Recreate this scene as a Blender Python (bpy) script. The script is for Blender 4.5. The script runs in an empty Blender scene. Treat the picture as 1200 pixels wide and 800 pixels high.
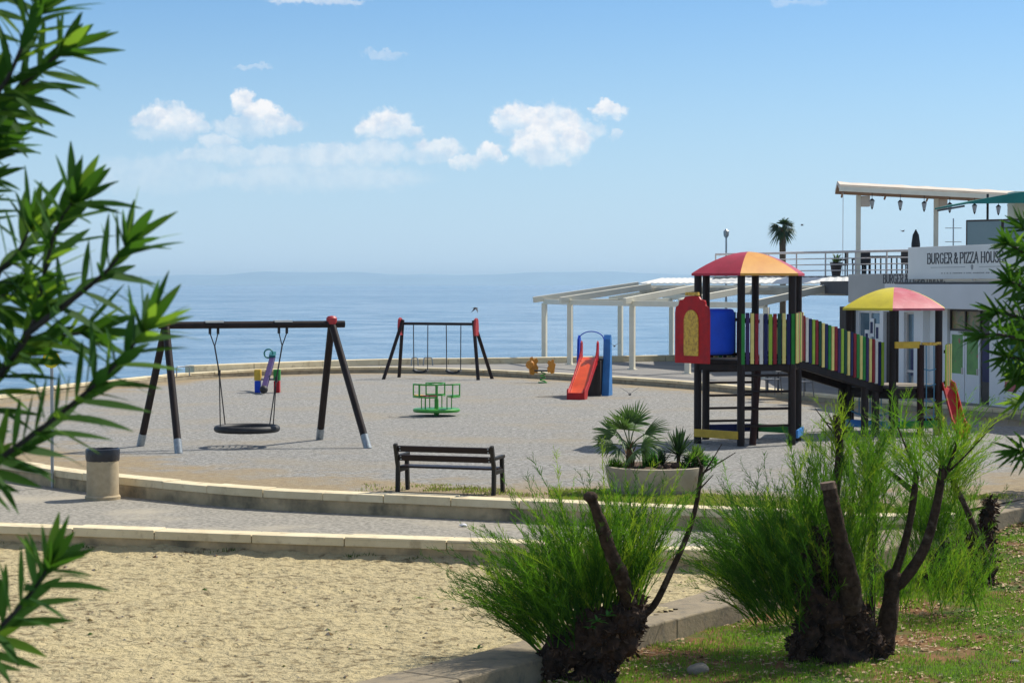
import bpy, bmesh, math, random
from mathutils import Vector, Matrix, noise

# ------------------------------------------------------------------ camera, sky, sun, exposure
SC = bpy.context.scene
COL = SC.collection
RAD = math.radians
F = 2400.0            # focal length in units of a 1200 unit wide frame (72 mm on 36 mm)
CH = 3.4              # eye height above the gravel of the playground
PITCH = math.atan(67 / F)

cam_d = bpy.data.cameras.new('camera')
cam = bpy.data.objects.new('camera', cam_d)
COL.objects.link(cam)
cam_d.sensor_width = 36
cam_d.lens = 72
cam_d.clip_start = 0.1
cam_d.clip_end = 40000
cam.location = (0, 0, CH)
cam.rotation_euler = (math.pi / 2 - PITCH, 0, 0)
cam_d.dof.use_dof = True
cam_d.dof.focus_distance = 42
cam_d.dof.aperture_fstop = 12.0
SC.camera = cam

SUN_DIR = Vector((0.72, 0.53, 1.0)).normalized()      # towards the sun: right, beyond, high
SUN_EL = math.asin(SUN_DIR.z)
SUN_AZ = math.atan2(SUN_DIR.x, SUN_DIR.y)
SUN_STRENGTH = 4.6
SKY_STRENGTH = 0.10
EXPOSURE = 0.2

sun_d = bpy.data.lights.new('sun', 'SUN')
sun = bpy.data.objects.new('sun', sun_d)
COL.objects.link(sun)
sun_d.energy = SUN_STRENGTH
sun_d.angle = RAD(0.53)
sun_d.color = (1.0, 0.945, 0.84)
sun.rotation_euler = (-SUN_DIR).to_track_quat('-Z', 'Y').to_euler()
sun.location = SUN_DIR * 300

SC.view_settings.view_transform = 'Standard'
SC.view_settings.look = 'None'
SC.view_settings.exposure = EXPOSURE
SC.view_settings.gamma = 1
SC.view_settings.use_curve_mapping = False
SC.cycles.use_denoising = True
SC.cycles.max_bounces = 8
SC.cycles.transparent_max_bounces = 12
SC.cycles.sample_clamp_indirect = 6

# clouds of the sky: azimuth/elevation puffs given on the plane one unit ahead (x, height) * 2400
PUFFS = [  # x, y (up), rx, ry, weight
    (-400, 193, 42, 21, .9), (-420, 190, 30, 15, .8), (-376, 183, 30, 12, .6), (-405, 176, 46, 10, .35),
    (-315, 210, 17, 17, 1.), (-292, 199, 28, 19, 1.), (-268, 186, 30, 13, .75), (-310, 182, 44, 15, .5), (-342, 166, 28, 11, .5),
    (-145, 187, 34, 20, 1.), (-158, 180, 30, 14, .85), (-126, 178, 26, 12, .7),
    (-88, 158, 32, 16, .75), (-25, 152, 20, 14, .95), (-52, 144, 26, 10, .7), (-100, 148, 40, 10, .4),
    (2, 193, 30, 20, 1.), (26, 197, 22, 15, 1.), (50, 184, 36, 30, 1.), (28, 164, 34, 26, .95), (72, 166, 24, 26, .95),
    (40, 148, 30, 14, .6), (114, 203, 24, 13, .95), (121, 174, 11, 9, .5), (90, 180, 20, 14, .6),
    (-228, 330, 64, 7, .6), (-305, 254, 26, 5, .3), (-150, 268, 34, 6, .3), (335, 328, 40, 5, .25),
    (-200, 148, 80, 18, .5), (-285, 146, 90, 16, .42), (-345, 150, 60, 14, .4), (-230, 122, 150, 20, .3), (-420, 126, 90, 28, .22), (-160, 156, 40, 16, .5),
]
world = bpy.data.worlds.new('World')
SC.world = world
world.use_nodes = True
wt = world.node_tree
wt.nodes.clear()
def wn(t, **k):
    n = wt.nodes.new(t)
    for a, b in k.items():
        setattr(n, a, b)
    return n
w_out = wn('ShaderNodeOutputWorld')
w_bg = wn('ShaderNodeBackground')
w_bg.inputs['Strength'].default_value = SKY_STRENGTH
sky = wn('ShaderNodeTexSky', sky_type='NISHITA')
sky.sun_disc = False
sky.sun_elevation = SUN_EL
sky.sun_rotation = SUN_AZ
sky.altitude = 0
sky.air_density = 1.0
sky.dust_density = 0.3
sky.ozone_density = 3.0
w_tc = wn('ShaderNodeTexCoord')
w_sep = wn('ShaderNodeSeparateXYZ')
wt.links.new(w_tc.outputs['Generated'], w_sep.inputs[0])
def wmath(op, a, b=None, c=None, clamp=False):
    n = wn('ShaderNodeMath', operation=op, use_clamp=clamp)
    for i, q in enumerate((a, b, c)):
        if q is None:
            continue
        if isinstance(q, (int, float)):
            n.inputs[i].default_value = q
        else:
            wt.links.new(q, n.inputs[i])
    return n.outputs[0]
yc = wmath('MAXIMUM', w_sep.outputs[1], 0.05)
uu = wmath('MULTIPLY', wmath('DIVIDE', w_sep.outputs[0], yc), 2400)
vv = wmath('MULTIPLY', wmath('DIVIDE', w_sep.outputs[2], yc), 2400)
w_cmb = wn('ShaderNodeCombineXYZ')
wt.links.new(uu, w_cmb.inputs[0])
wt.links.new(vv, w_cmb.inputs[1])
def wnoise(scale, detail, rough=.55):
    n = wn('ShaderNodeTexNoise')
    n.inputs['Scale'].default_value = scale
    n.inputs['Detail'].default_value = detail
    n.inputs['Roughness'].default_value = rough
    wt.links.new(w_cmb.outputs[0], n.inputs['Vector'])
    return n
def wvec(op, a, b):
    n = wn('ShaderNodeVectorMath', operation=op)
    for i, q in enumerate((a, b)):
        if isinstance(q, tuple):
            n.inputs[i].default_value = q
        else:
            wt.links.new(q, n.inputs[i])
    return n
n1 = wnoise(0.06, 6, .62)
d1 = wvec('SUBTRACT', n1.outputs['Color'], (.5, .5, .5))
d1 = wvec('MULTIPLY', d1.outputs[0], (34, 30, 0))
warp = wvec('ADD', w_cmb.outputs[0], d1.outputs[0]).outputs[0]
mask = None
for (cx, cy, rx, ry, wgt) in PUFFS:
    s = wvec('SUBTRACT', warp, (cx, cy, 0))
    s = wvec('MULTIPLY', s.outputs[0], (1 / rx, 1 / ry, 0))
    ln = wn('ShaderNodeVectorMath', operation='LENGTH')
    wt.links.new(s.outputs[0], ln.inputs[0])
    mr = wn('ShaderNodeMapRange', interpolation_type='SMOOTHSTEP')
    mr.inputs['From Min'].default_value = 1.04
    mr.inputs['From Max'].default_value = .66
    mr.inputs['To Max'].default_value = wgt
    wt.links.new(ln.outputs['Value'], mr.inputs['Value'])
    sy = wn('ShaderNodeSeparateXYZ')
    wt.links.new(s.outputs[0], sy.inputs[0])
    bf = wn('ShaderNodeMapRange', interpolation_type='SMOOTHSTEP')        # soft cloud bases
    bf.inputs['From Min'].default_value = -1.0
    bf.inputs['From Max'].default_value = .1
    bf.inputs['To Min'].default_value = .12
    wt.links.new(sy.outputs[1], bf.inputs['Value'])
    pm = wmath('MULTIPLY', mr.outputs[0], bf.outputs[0])
    mask = pm if mask is None else wmath('MAXIMUM', mask, pm)
n2 = wnoise(0.03, 6, .62)
tex = wn('ShaderNodeMapRange')
tex.inputs['From Min'].default_value = .34
tex.inputs['From Max'].default_value = .56
tex.inputs['To Min'].default_value = .62
wt.links.new(n2.outputs['Fac'], tex.inputs['Value'])
mask = wmath('MULTIPLY', mask, tex.outputs[0], clamp=True)
front = wmath('GREATER_THAN', w_sep.outputs[1], .2)
mask = wmath('MULTIPLY', mask, front)
mask = wmath('MULTIPLY', mask, .93)
# haze layer of the sky, whiter towards the horizon
hz = wn('ShaderNodeMapRange', interpolation_type='SMOOTHSTEP')
hz.inputs['From Min'].default_value = .16
hz.inputs['From Max'].default_value = -.02
hz.inputs['To Max'].default_value = .8
wt.links.new(w_sep.outputs[2], hz.inputs['Value'])
mixh = wn('ShaderNodeMix', data_type='RGBA')
wt.links.new(hz.outputs[0], mixh.inputs['Factor'])
SKYTINT = wn('ShaderNodeMix', data_type='RGBA', blend_type='MULTIPLY')
ovh = wn('ShaderNodeMapRange', interpolation_type='SMOOTHSTEP')            # blue tint only low down, untinted overhead to keep shade neutral
ovh.inputs['From Min'].default_value = .42
ovh.inputs['From Max'].default_value = .2
wt.links.new(w_sep.outputs[2], ovh.inputs['Value'])
wt.links.new(ovh.outputs[0], SKYTINT.inputs['Factor'])
SKYTINT.inputs[7].default_value = (.60, .82, 1.03, 1)
wt.links.new(sky.outputs[0], SKYTINT.inputs[6])
fill_veil = wn('ShaderNodeMapRange', interpolation_type='SMOOTHSTEP')  # unseen white sky layer added overhead to brighten the shaded sides
fill_veil.inputs['From Min'].default_value = .25
fill_veil.inputs['From Max'].default_value = .6
fill_veil.inputs['To Max'].default_value = .20
wt.links.new(w_sep.outputs[2], fill_veil.inputs['Value'])
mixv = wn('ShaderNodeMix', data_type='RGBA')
wt.links.new(fill_veil.outputs[0], mixv.inputs['Factor'])
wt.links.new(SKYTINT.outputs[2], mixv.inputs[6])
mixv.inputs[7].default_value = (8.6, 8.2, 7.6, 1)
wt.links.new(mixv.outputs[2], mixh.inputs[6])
mixh.inputs[7].default_value = (5.0, 6.7, 8.6, 1)
mixc = wn('ShaderNodeMix', data_type='RGBA')
wt.links.new(mask, mixc.inputs['Factor'])
wt.links.new(mixh.outputs[2], mixc.inputs[6])
n3 = wnoise(0.05, 4, .55)
csh = wn('ShaderNodeMapRange')
csh.inputs['From Min'].default_value = .36
csh.inputs['From Max'].default_value = .56
wt.links.new(n3.outputs['Fac'], csh.inputs['Value'])
ccol = wn('ShaderNodeMix', data_type='RGBA')
wt.links.new(csh.outputs[0], ccol.inputs['Factor'])
ccol.inputs[6].default_value = (6.6, 7.1, 7.9, 1)
ccol.inputs[7].default_value = (8.8, 8.7, 8.7, 1)
wt.links.new(ccol.outputs[2], mixc.inputs[7])
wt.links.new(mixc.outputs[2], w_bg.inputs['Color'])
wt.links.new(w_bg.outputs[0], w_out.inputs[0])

# ------------------------------------------------------------------ helpers
V = Vector
def ray(px, py):
    dx, dy = (px - 600) / F, -(py - 400) / F
    c, s = math.cos(PITCH), math.sin(PITCH)
    return V((dx, c + dy * s, -s + dy * c))
def at(px, py, z=0.0):
    d = ray(px, py); t = (z - CH) / d.z
    return V((d.x * t, d.y * t, z))
def ad(px, py, Y):
    d = ray(px, py); t = Y / d.y
    return V((d.x * t, Y, CH + d.z * t))
def lerp(a, b, t): return a + (b - a) * t
def catmull(pts, n=8):
    pts = [V(p) for p in pts]
    out = []
    for i in range(len(pts) - 1):
        p0 = pts[max(i - 1, 0)]; p1 = pts[i]; p2 = pts[i + 1]; p3 = pts[min(i + 2, len(pts) - 1)]
        for k in range(n):
            t = k / n
            out.append(.5 * ((2 * p1) + (p2 - p0) * t + (2 * p0 - 5 * p1 + 4 * p2 - p3) * t * t + (3 * p1 - p0 - 3 * p2 + p3) * t ** 3))
    out.append(pts[-1])
    return out
def resample(pts, n):
    L = [0]
    for a, b in zip(pts, pts[1:]): L.append(L[-1] + (b - a).length)
    out = []; j = 0
    for i in range(n + 1):
        s = L[-1] * i / n
        while j < len(pts) - 2 and L[j + 1] < s: j += 1
        t = (s - L[j]) / max(L[j + 1] - L[j], 1e-9)
        out.append(lerp(pts[j], pts[j + 1], min(max(t, 0), 1)))
    return out
def frame(d):
    d = d.normalized()
    a = V((0, 0, 1)) if abs(d.z) < .95 else V((1, 0, 0))
    x = d.cross(a).normalized()
    return x, x.cross(d).normalized()

class MB:
    def __init__(s): s.v = []; s.f = []; s.m = []
    def add(s, vs, fs, m=0):
        o = len(s.v)
        s.v += [V(q) for q in vs]
        for f in fs:
            s.f.append(tuple(o + i for i in f)); s.m.append(m)
    def box(s, c, size, rz=0, m=0, mat=None):
        x, y, z = (q / 2 for q in size)
        vs = [V((a, b, d)) for d in (-z, z) for b in (-y, y) for a in (-x, x)]
        mt = Matrix.Rotation(rz, 3, 'Z') if mat is None else mat
        c = V(c)
        s.add([c + mt @ q for q in vs], [(0, 2, 3, 1), (4, 5, 7, 6), (0, 1, 5, 4), (2, 6, 7, 3), (0, 4, 6, 2), (1, 3, 7, 5)], m)
    def beam(s, a, b, w, h, m=0):
        a, b = V(a), V(b); d = (b - a).normalized()
        x = d.cross(V((0, 0, 1)))
        x = x.normalized() if x.length > 1e-4 else V((1, 0, 0))
        u = x.cross(d).normalized()
        vs = [p + x * i * w / 2 + u * j * h / 2 for p in (a, b) for j in (-1, 1) for i in (-1, 1)]
        s.add(vs, [(0, 1, 3, 2), (4, 6, 7, 5), (0, 4, 5, 1), (2, 3, 7, 6), (0, 2, 6, 4), (1, 5, 7, 3)], m)
    def tube(s, pts, r, n=8, m=0, caps=True):
        pts = [V(p) for p in pts]
        rs = r if isinstance(r, (list, tuple)) else [r] * len(pts)
        o = len(s.v); x = None
        for i, p in enumerate(pts):
            d = (pts[min(i + 1, len(pts) - 1)] - pts[max(i - 1, 0)])
            if x is None: x, y = frame(d)
            else:
                d = d.normalized(); x = (x - d * x.dot(d)).normalized(); y = x.cross(d)
            for k in range(n):
                a = 2 * math.pi * k / n
                s.v.append(p + (x * math.cos(a) + y * math.sin(a)) * rs[i])
        for i in range(len(pts) - 1):
            for k in range(n):
                k2 = (k + 1) % n
                s.f.append((o + i * n + k, o + i * n + k2, o + (i + 1) * n + k2, o + (i + 1) * n + k)); s.m.append(m)
        if caps:
            s.f.append(tuple(o + k for k in range(n))[::-1]); s.m.append(m)
            e = o + (len(pts) - 1) * n
            s.f.append(tuple(e + k for k in range(n))); s.m.append(m)
    def cyl(s, a, b, r0, r1=None, n=12, m=0): s.tube([a, b], [r0, r0 if r1 is None else r1], n, m)
    def lathe(s, c, prof, n=24, m=0):
        c = V(c); o = len(s.v)
        for (r, z) in prof:
            for k in range(n):
                a = 2 * math.pi * k / n
                s.v.append(c + V((r * math.cos(a), r * math.sin(a), z)))
        for i in range(len(prof) - 1):
            for k in range(n):
                k2 = (k + 1) % n
                s.f.append((o + i * n + k, o + i * n + k2, o + (i + 1) * n + k2, o + (i + 1) * n + k)); s.m.append(m)
        for i, rev in ((0, True), (len(prof) - 1, False)):
            if prof[i][0] > 1e-4:
                q = tuple(o + i * n + k for k in range(n))
                s.f.append(q[::-1] if rev else q); s.m.append(m)
    def prism(s, poly, o, ux, uy, ext, m=0):
        o, ux, uy, ext = V(o), V(ux), V(uy), V(ext); n = len(poly)
        vs = [o + ux * a + uy * b for a, b in poly]
        vs += [q + ext for q in vs]
        s.add(vs, [tuple(range(n))[::-1], tuple(range(n, 2 * n))] + [(i, (i + 1) % n, n + (i + 1) % n, n + i) for i in range(n)], m)
    def ball(s, c, r, n=12, m=0, rz=0):
        r = V((r, r, r)) if isinstance(r, (int, float)) else V(r)
        c = V(c); mt = Matrix.Rotation(rz, 3, 'Z')
        prof = [(math.sin(math.pi * i / n), -math.cos(math.pi * i / n)) for i in range(n + 1)]
        o = len(s.v); k = n * 2
        for a, b in prof:
            for j in range(k):
                t = 2 * math.pi * j / k
                s.v.append(c + mt @ V((r.x * a * math.cos(t), r.y * a * math.sin(t), r.z * b)))
        for i in range(n):
            for j in range(k):
                j2 = (j + 1) % k
                s.f.append((o + i * k + j, o + i * k + j2, o + (i + 1) * k + j2, o + (i + 1) * k + j)); s.m.append(m)
    def torus(s, c, R, r, n=28, k=10, m=0, mat=None):
        mt = mat or Matrix.Identity(3); c = V(c); o = len(s.v)
        for i in range(n):
            a = 2 * math.pi * i / n
            for j in range(k):
                b = 2 * math.pi * j / k
                s.v.append(c + mt @ V(((R + r * math.cos(b)) * math.cos(a), (R + r * math.cos(b)) * math.sin(a), r * math.sin(b))))
        for i in range(n):
            for j in range(k):
                i2, j2 = (i + 1) % n, (j + 1) % k
                s.f.append((o + i * k + j, o + i2 * k + j, o + i2 * k + j2, o + i * k + j2)); s.m.append(m)
    def leaf(s, p, d, up, L, W, droop=.15, fold=.25, rows=6, m=0):
        """a lance-shaped leaf with a folded midrib"""
        d = d.normalized(); side = d.cross(up)
        side = side.normalized() if side.length > 1e-3 else frame(d)[0]
        nrm = side.cross(d).normalized(); o = len(s.v)
        for i in range(rows + 1):
            t = i / rows
            w = W * .5 * (math.sin(math.pi * min(1, t ** .9 * .97 + .03)) ** .75) if i < rows else .0008
            c = p + d * L * t - V((0, 0, 1)) * droop * L * t * t
            s.v += [c - side * w + nrm * w * fold, c, c + side * w + nrm * w * fold]
        for i in range(rows):
            a = o + i * 3
            s.f += [(a, a + 1, a + 4, a + 3), (a + 1, a + 2, a + 5, a + 4)]; s.m += [m, m]
    def blade(s, p, d, side, L, W, bend=0.1, m=0):
        o = len(s.v); q = p + d * L * .55; e = p + d * L - V((0, 0, bend * L))
        s.v += [p - side * W * .5, p + side * W * .5, q + side * W * .42, q - side * W * .42, e]
        s.f += [(o, o + 1, o + 2, o + 3), (o + 3, o + 2, o + 4)]; s.m += [m, m]

INV = {}
def thing(name, label, cat, loc, rz=0.0, group=None):
    o = bpy.data.objects.new(name, None); COL.objects.link(o)
    o.empty_display_size = .2
    o.location = loc; o.rotation_euler = (0, 0, rz)
    o['label'] = label; o['category'] = cat
    if group: o['group'] = group
    INV[o] = (Matrix.Translation(V(loc)) @ Matrix.Rotation(rz, 4, 'Z')).inverted()
    return o
def mesh_obj(name, mb, mats, inv=None, smooth=False, bevel=0, recalc=True):
    me = bpy.data.meshes.new(name)
    vs = mb.v if inv is None else [inv @ q for q in mb.v]
    me.from_pydata([tuple(q) for q in vs], [], mb.f)
    mats = mats if isinstance(mats, (list, tuple)) else [mats]
    for q in mats: me.materials.append(q)
    if len(mats) > 1: me.polygons.foreach_set('material_index', mb.m)
    if recalc:
        bm = bmesh.new(); bm.from_mesh(me)
        bmesh.ops.recalc_face_normals(bm, faces=bm.faces[:])
        bm.to_mesh(me); bm.free()
    if smooth: me.shade_smooth() if smooth is True else me.set_sharp_from_angle(angle=RAD(smooth))
    me.update()
    o = bpy.data.objects.new(name, me); COL.objects.link(o)
    if smooth is not True and smooth:
        me.shade_smooth(); me.set_sharp_from_angle(angle=RAD(smooth))
    if bevel:
        b = o.modifiers.new('bevel', 'BEVEL'); b.width = bevel; b.segments = 2; b.limit_method = 'ANGLE'; b.angle_limit = RAD(40)
    return o
def part(parent, name, mb, mats, smooth=35, bevel=0, local=False, label=None, recalc=True, stuff=False):
    inv = None if local else INV[parent]
    o = mesh_obj(name, mb, mats, inv, smooth, bevel, recalc)
    o.parent = parent
    INV[o] = INV[parent]
    if label: o['label'] = label
    if stuff: o['kind'] = 'stuff'
    return o
def single(name, label, cat, mb, mats, loc, smooth=35, bevel=0, group=None, recalc=True, kind=None):
    inv = Matrix.Translation(V(loc)).inverted()
    o = mesh_obj(name, mb, mats, inv, smooth, bevel, recalc)
    o.location = loc
    o['label'] = label; o['category'] = cat
    if group: o['group'] = group
    if kind: o['kind'] = kind
    INV[o] = inv
    return o
def struct(name, mb, mats, smooth=0, kind='structure', recalc=False):
    o = mesh_obj(name, mb, mats, None, smooth, 0, recalc); o['kind'] = kind
    return o
def copy_thing(o, loc, rz, label, group=None):
    c = o.copy(); COL.objects.link(c); c.location = loc; c.rotation_euler = (0, 0, rz)
    c['label'] = label
    if group: c['group'] = group
    for ch in list(o.children):
        d = ch.copy(); COL.objects.link(d); d.parent = c
        for g in list(ch.children):
            e = g.copy(); COL.objects.link(e); e.parent = d
    return c

# ------------------------------------------------------------------ materials
def mk(name, c, c2=None, sc=4.0, rough=.7, metal=0.0, bump=0.0, bsc=40.0, spec=.5, lo=.35, hi=.65, trans=None, detail=4, stretch=None, c3=None, sc3=1.0, lo3=.5, hi3=.7, alpha=None, coat=0, bdist=.02):
    m = bpy.data.materials.new(name); m.use_nodes = True
    nt = m.node_tree; b = nt.nodes['Principled BSDF']; out = nt.nodes['Material Output']
    b.inputs['Roughness'].default_value = rough; b.inputs['Metallic'].default_value = metal
    b.inputs['Specular IOR Level'].default_value = spec
    b.inputs['Coat Weight'].default_value = coat
    tc = nt.nodes.new('ShaderNodeTexCoord'); vec = tc.outputs['Object']
    if stretch:
        mp = nt.nodes.new('ShaderNodeMapping'); mp.inputs['Scale'].default_value = stretch
        nt.links.new(vec, mp.inputs[0]); vec = mp.outputs[0]
    def nz(scale, det=detail, rg=.6):
        n = nt.nodes.new('ShaderNodeTexNoise'); n.inputs['Scale'].default_value = scale
        n.inputs['Detail'].default_value = det; n.inputs['Roughness'].default_value = rg
        nt.links.new(vec, n.inputs['Vector']); return n.outputs['Fac']
    def rng(q, a, d):
        n = nt.nodes.new('ShaderNodeMapRange'); n.inputs['From Min'].default_value = a; n.inputs['From Max'].default_value = d
        nt.links.new(q, n.inputs['Value']); return n.outputs[0]
    col = None
    if c2 is not None:
        mx = nt.nodes.new('ShaderNodeMix'); mx.data_type = 'RGBA'
        mx.inputs[6].default_value = (*c, 1); mx.inputs[7].default_value = (*c2, 1)
        nt.links.new(rng(nz(sc), lo, hi), mx.inputs['Factor']); col = mx.outputs[2]
        if c3 is not None:
            my = nt.nodes.new('ShaderNodeMix'); my.data_type = 'RGBA'
            nt.links.new(col, my.inputs[6]); my.inputs[7].default_value = (*c3, 1)
            nt.links.new(rng(nz(sc3), lo3, hi3), my.inputs['Factor']); col = my.outputs[2]
        nt.links.new(col, b.inputs['Base Color'])
    else:
        b.inputs['Base Color'].default_value = (*c, 1)
    if bump:
        bp = nt.nodes.new('ShaderNodeBump'); bp.inputs['Strength'].default_value = bump; bp.inputs['Distance'].default_value = bdist
        nt.links.new(nz(bsc, 5), bp.inputs['Height']); nt.links.new(bp.outputs[0], b.inputs['Normal'])
    if trans:
        tr = nt.nodes.new('ShaderNodeBsdfTranslucent'); ms = nt.nodes.new('ShaderNodeMixShader')
        tr.inputs['Color'].default_value = (*trans[1], 1); ms.inputs[0].default_value = trans[0]
        nt.links.new(b.outputs[0], ms.inputs[1]); nt.links.new(tr.outputs[0], ms.inputs[2]); nt.links.new(ms.outputs[0], out.inputs['Surface'])
    if alpha is not None: b.inputs['Alpha'].default_value = alpha
    return m

M = {}
M['post'] = mk('dark_plastic_post', (.016, .011, .010), (.030, .018, .015), sc=5, rough=.5, bump=.15, bsc=30, stretch=(1, 1, .15), spec=.22)
M['postred'] = mk('red_brown_post', (.045, .014, .011), (.028, .011, .009), sc=5, rough=.55, stretch=(1, 1, .15), spec=.22)
M['steelfoot'] = mk('galvanised_foot', (.36, .40, .42), (.26, .29, .31), sc=20, rough=.45, metal=.5)
M['red'] = mk('red_plastic', (.55, .018, .02), (.45, .014, .016), sc=6, rough=.42, spec=.22, c3=(.30, .015, .02), sc3=2.6, lo3=.44, hi3=.72, bump=.08, bsc=50)
M['redend'] = mk('red_cap', (.48, .03, .035), (.38, .03, .03), sc=8, rough=.5)
M['orange'] = mk('orange_red_slide', (.80, .095, .015), (.72, .075, .012), sc=4, rough=.35, c3=(.62, .08, .02), sc3=2.6, lo3=.44, hi3=.72, bump=.08, bsc=50)
M['blue'] = mk('blue_plastic', (.012, .075, .60), (.01, .06, .50), sc=3, rough=.4, spec=.22)
M['skyblue'] = mk('light_blue_plastic', (.06, .25, .60), (.05, .20, .52), sc=3, rough=.45, spec=.22, c3=(.04, .17, .42), sc3=2.6, lo3=.44, hi3=.72, bump=.08, bsc=50)
M['navy'] = mk('navy_plastic', (.012, .016, .075), (.018, .02, .10), sc=5, rough=.45, spec=.22)
M['yellow'] = mk('yellow_board', (.72, .47, .06), (.58, .36, .05), sc=7, rough=.5, spec=.22)
M['osb'] = mk('ornate_yellow_panel', (.78, .50, .06), (.50, .26, .04), sc=18, rough=.55, lo=.42, hi=.62)
M['cream'] = mk('cream_board', (.80, .67, .22), (.72, .58, .18), sc=7, rough=.5, spec=.22)
M['lime'] = mk('lime_board', (.34, .52, .05), (.28, .44, .05), sc=7, rough=.5, spec=.22)
M['green'] = mk('green_board', (.035, .26, .045), (.03, .21, .04), sc=7, rough=.5, spec=.22)
M['dgreen'] = mk('dark_green_board', (.014, .075, .04), (.012, .06, .035), sc=7, rough=.5, spec=.22)
M['maroon'] = mk('maroon_board', (.30, .02, .028), (.22, .016, .022), sc=7, rough=.5, spec=.22)
M['violet'] = mk('violet_board', (.055, .03, .12), (.04, .025, .09), sc=7, rough=.5, spec=.22)
M['white'] = mk('white_board', (.74, .72, .66), (.66, .64, .58), sc=6, rough=.5, spec=.22)
M['roofred'] = mk('roof_red', (.50, .045, .075), (.43, .04, .06), sc=3, rough=.42, spec=.22, c3=(.36, .035, .05), sc3=2.6, lo3=.44, hi3=.72, bump=.08, bsc=50)
M['roofpink'] = mk('roof_faded_red', (.55, .10, .13), (.48, .085, .11), sc=3, rough=.42, spec=.22, c3=(.62, .22, .24), sc3=2.6, lo3=.44, hi3=.72, bump=.08, bsc=50)
M['rooforange'] = mk('roof_orange_yellow', (.76, .36, .05), (.70, .32, .045), sc=3, rough=.42, c3=(.66, .27, .04), sc3=2.6, lo3=.44, hi3=.72, bump=.08, bsc=50)
M['roofyellow'] = mk('roof_yellow', (.80, .66, .03), (.74, .60, .03), sc=3, rough=.42, c3=(.62, .50, .03), sc3=2.6, lo3=.44, hi3=.72, bump=.08, bsc=50)
M['merry'] = mk('green_painted_steel', (.05, .33, .035), (.04, .27, .03), sc=6, rough=.4)
M['black'] = mk('black_rubber', (.012, .012, .013), (.02, .02, .021), sc=10, rough=.6)
M['rope'] = mk('dark_rope', (.03, .028, .027), rough=.8)
M['chain'] = mk('chain', (.10, .10, .10), rough=.5, metal=.6)
M['ropeblue'] = mk('blue_rope', (.10, .28, .42), rough=.8)
M['bench'] = mk('dark_bench_wood', (.016, .010, .010), (.03, .018, .017), sc=6, rough=.42, bump=.1, bsc=25, stretch=(.15, 1, 1), spec=.22)
M['benchleg'] = mk('bench_iron', (.018, .017, .013), (.028, .025, .02), sc=8, rough=.5, spec=.22)
M['bin'] = mk('beige_concrete_bin', (.50, .40, .25), (.42, .33, .20), sc=8, rough=.85, bump=.3, bsc=60)
M['bag'] = mk('black_bag', (.012, .013, .018), (.02, .022, .03), sc=12, rough=.35, bump=.6, bsc=14)
M['coping'] = mk('limestone_coping', (.80, .69, .46), (.66, .55, .34), sc=1.4, rough=.85, bump=.25, bsc=30, c3=(.44, .35, .21), sc3=4, lo3=.54, hi3=.76)
M['copingd'] = mk('weathered_coping', (.42, .36, .25), (.33, .28, .19), sc=2.0, rough=.9, bump=.3, bsc=25, c3=(.22, .18, .12), sc3=5, lo3=.5, hi3=.75)
M['wall'] = mk('wall_concrete', (.55, .42, .245), (.38, .295, .17), sc=3, rough=.92, bump=.5, bsc=20, c3=(.15, .13, .085), sc3=1.6, lo3=.5, hi3=.7)
M['kerb'] = mk('kerb_concrete', (.30, .24, .155), (.21, .17, .11), sc=2.5, rough=.9, bump=.35, bsc=25, c3=(.14, .125, .10), sc3=5, lo3=.55, hi3=.75)
M['planter'] = mk('planter_concrete', (.46, .40, .30), (.35, .30, .21), sc=2.2, rough=.9, bump=.3, bsc=30, c3=(.25, .13, .05), sc3=1.9, lo3=.62, hi3=.75)
M['soil'] = mk('planter_soil', (.07, .04, .025), (.12, .07, .045), sc=14, rough=.95, bump=1, bsc=20)
M['asphalt'] = mk('worn_asphalt', (.21, .195, .16), (.36, .33, .275), sc=14, lo=.42, hi=.58, rough=.92, bump=.5, bsc=70, c3=(.42, .37, .28), sc3=.5, lo3=.52, hi3=.72)
M['promenade'] = mk('promenade_paving', (.25, .238, .22), (.205, .196, .182), sc=1.5, rough=.9, bump=.3, bsc=30, c3=(.31, .285, .24), sc3=.4, lo3=.5, hi3=.7)
M['stump'] = mk('gnarled_bark', (.034, .018, .010), (.080, .043, .024), sc=14, rough=.95, bump=1, bsc=28, detail=6, c3=(.012, .008, .006), sc3=6, lo3=.48, hi3=.66)
M['barkdry'] = mk('dry_bark_scale', (.20, .12, .065), (.08, .045, .025), sc=9, rough=.95)
M['stem'] = mk('tamarisk_stem', (.030, .020, .013), (.085, .056, .038), sc=11, rough=.95, bump=1, bsc=30, detail=7, c3=(.14, .11, .08), sc3=5, lo3=.56, hi3=.7, spec=.15)
M['cut'] = mk('cut_wood', (.19, .13, .085), (.10, .06, .04), sc=30, rough=.9)
M['tam1'] = mk('tamarisk_green', (.042, .125, .010), (.075, .175, .014), sc=2.5, rough=.65, spec=.15, trans=(.48, (.20, .44, .022)))
M['tam2'] = mk('tamarisk_dark_green', (.022, .075, .009), (.034, .10, .012), sc=2.5, rough=.7, spec=.15, trans=(.42, (.075, .21, .014)))
M['tam3'] = mk('tamarisk_yellow_green', (.12, .20, .016), (.17, .24, .025), sc=2.5, rough=.65, spec=.2, trans=(.5, (.36, .54, .03)))
M['ole'] = mk('oleander_leaf', (.018, .064, .009), (.034, .092, .012), sc=7, rough=.62, spec=.08, trans=(.27, (.10, .26, .016)))
M['ole2'] = mk('oleander_leaf_young', (.055, .14, .016), (.08, .16, .02), sc=7, rough=.6, spec=.1, trans=(.42, (.26, .45, .03)))
M['olewood'] = mk('oleander_wood', (.022, .016, .012), (.04, .028, .02), sc=20, rough=.8)
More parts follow.
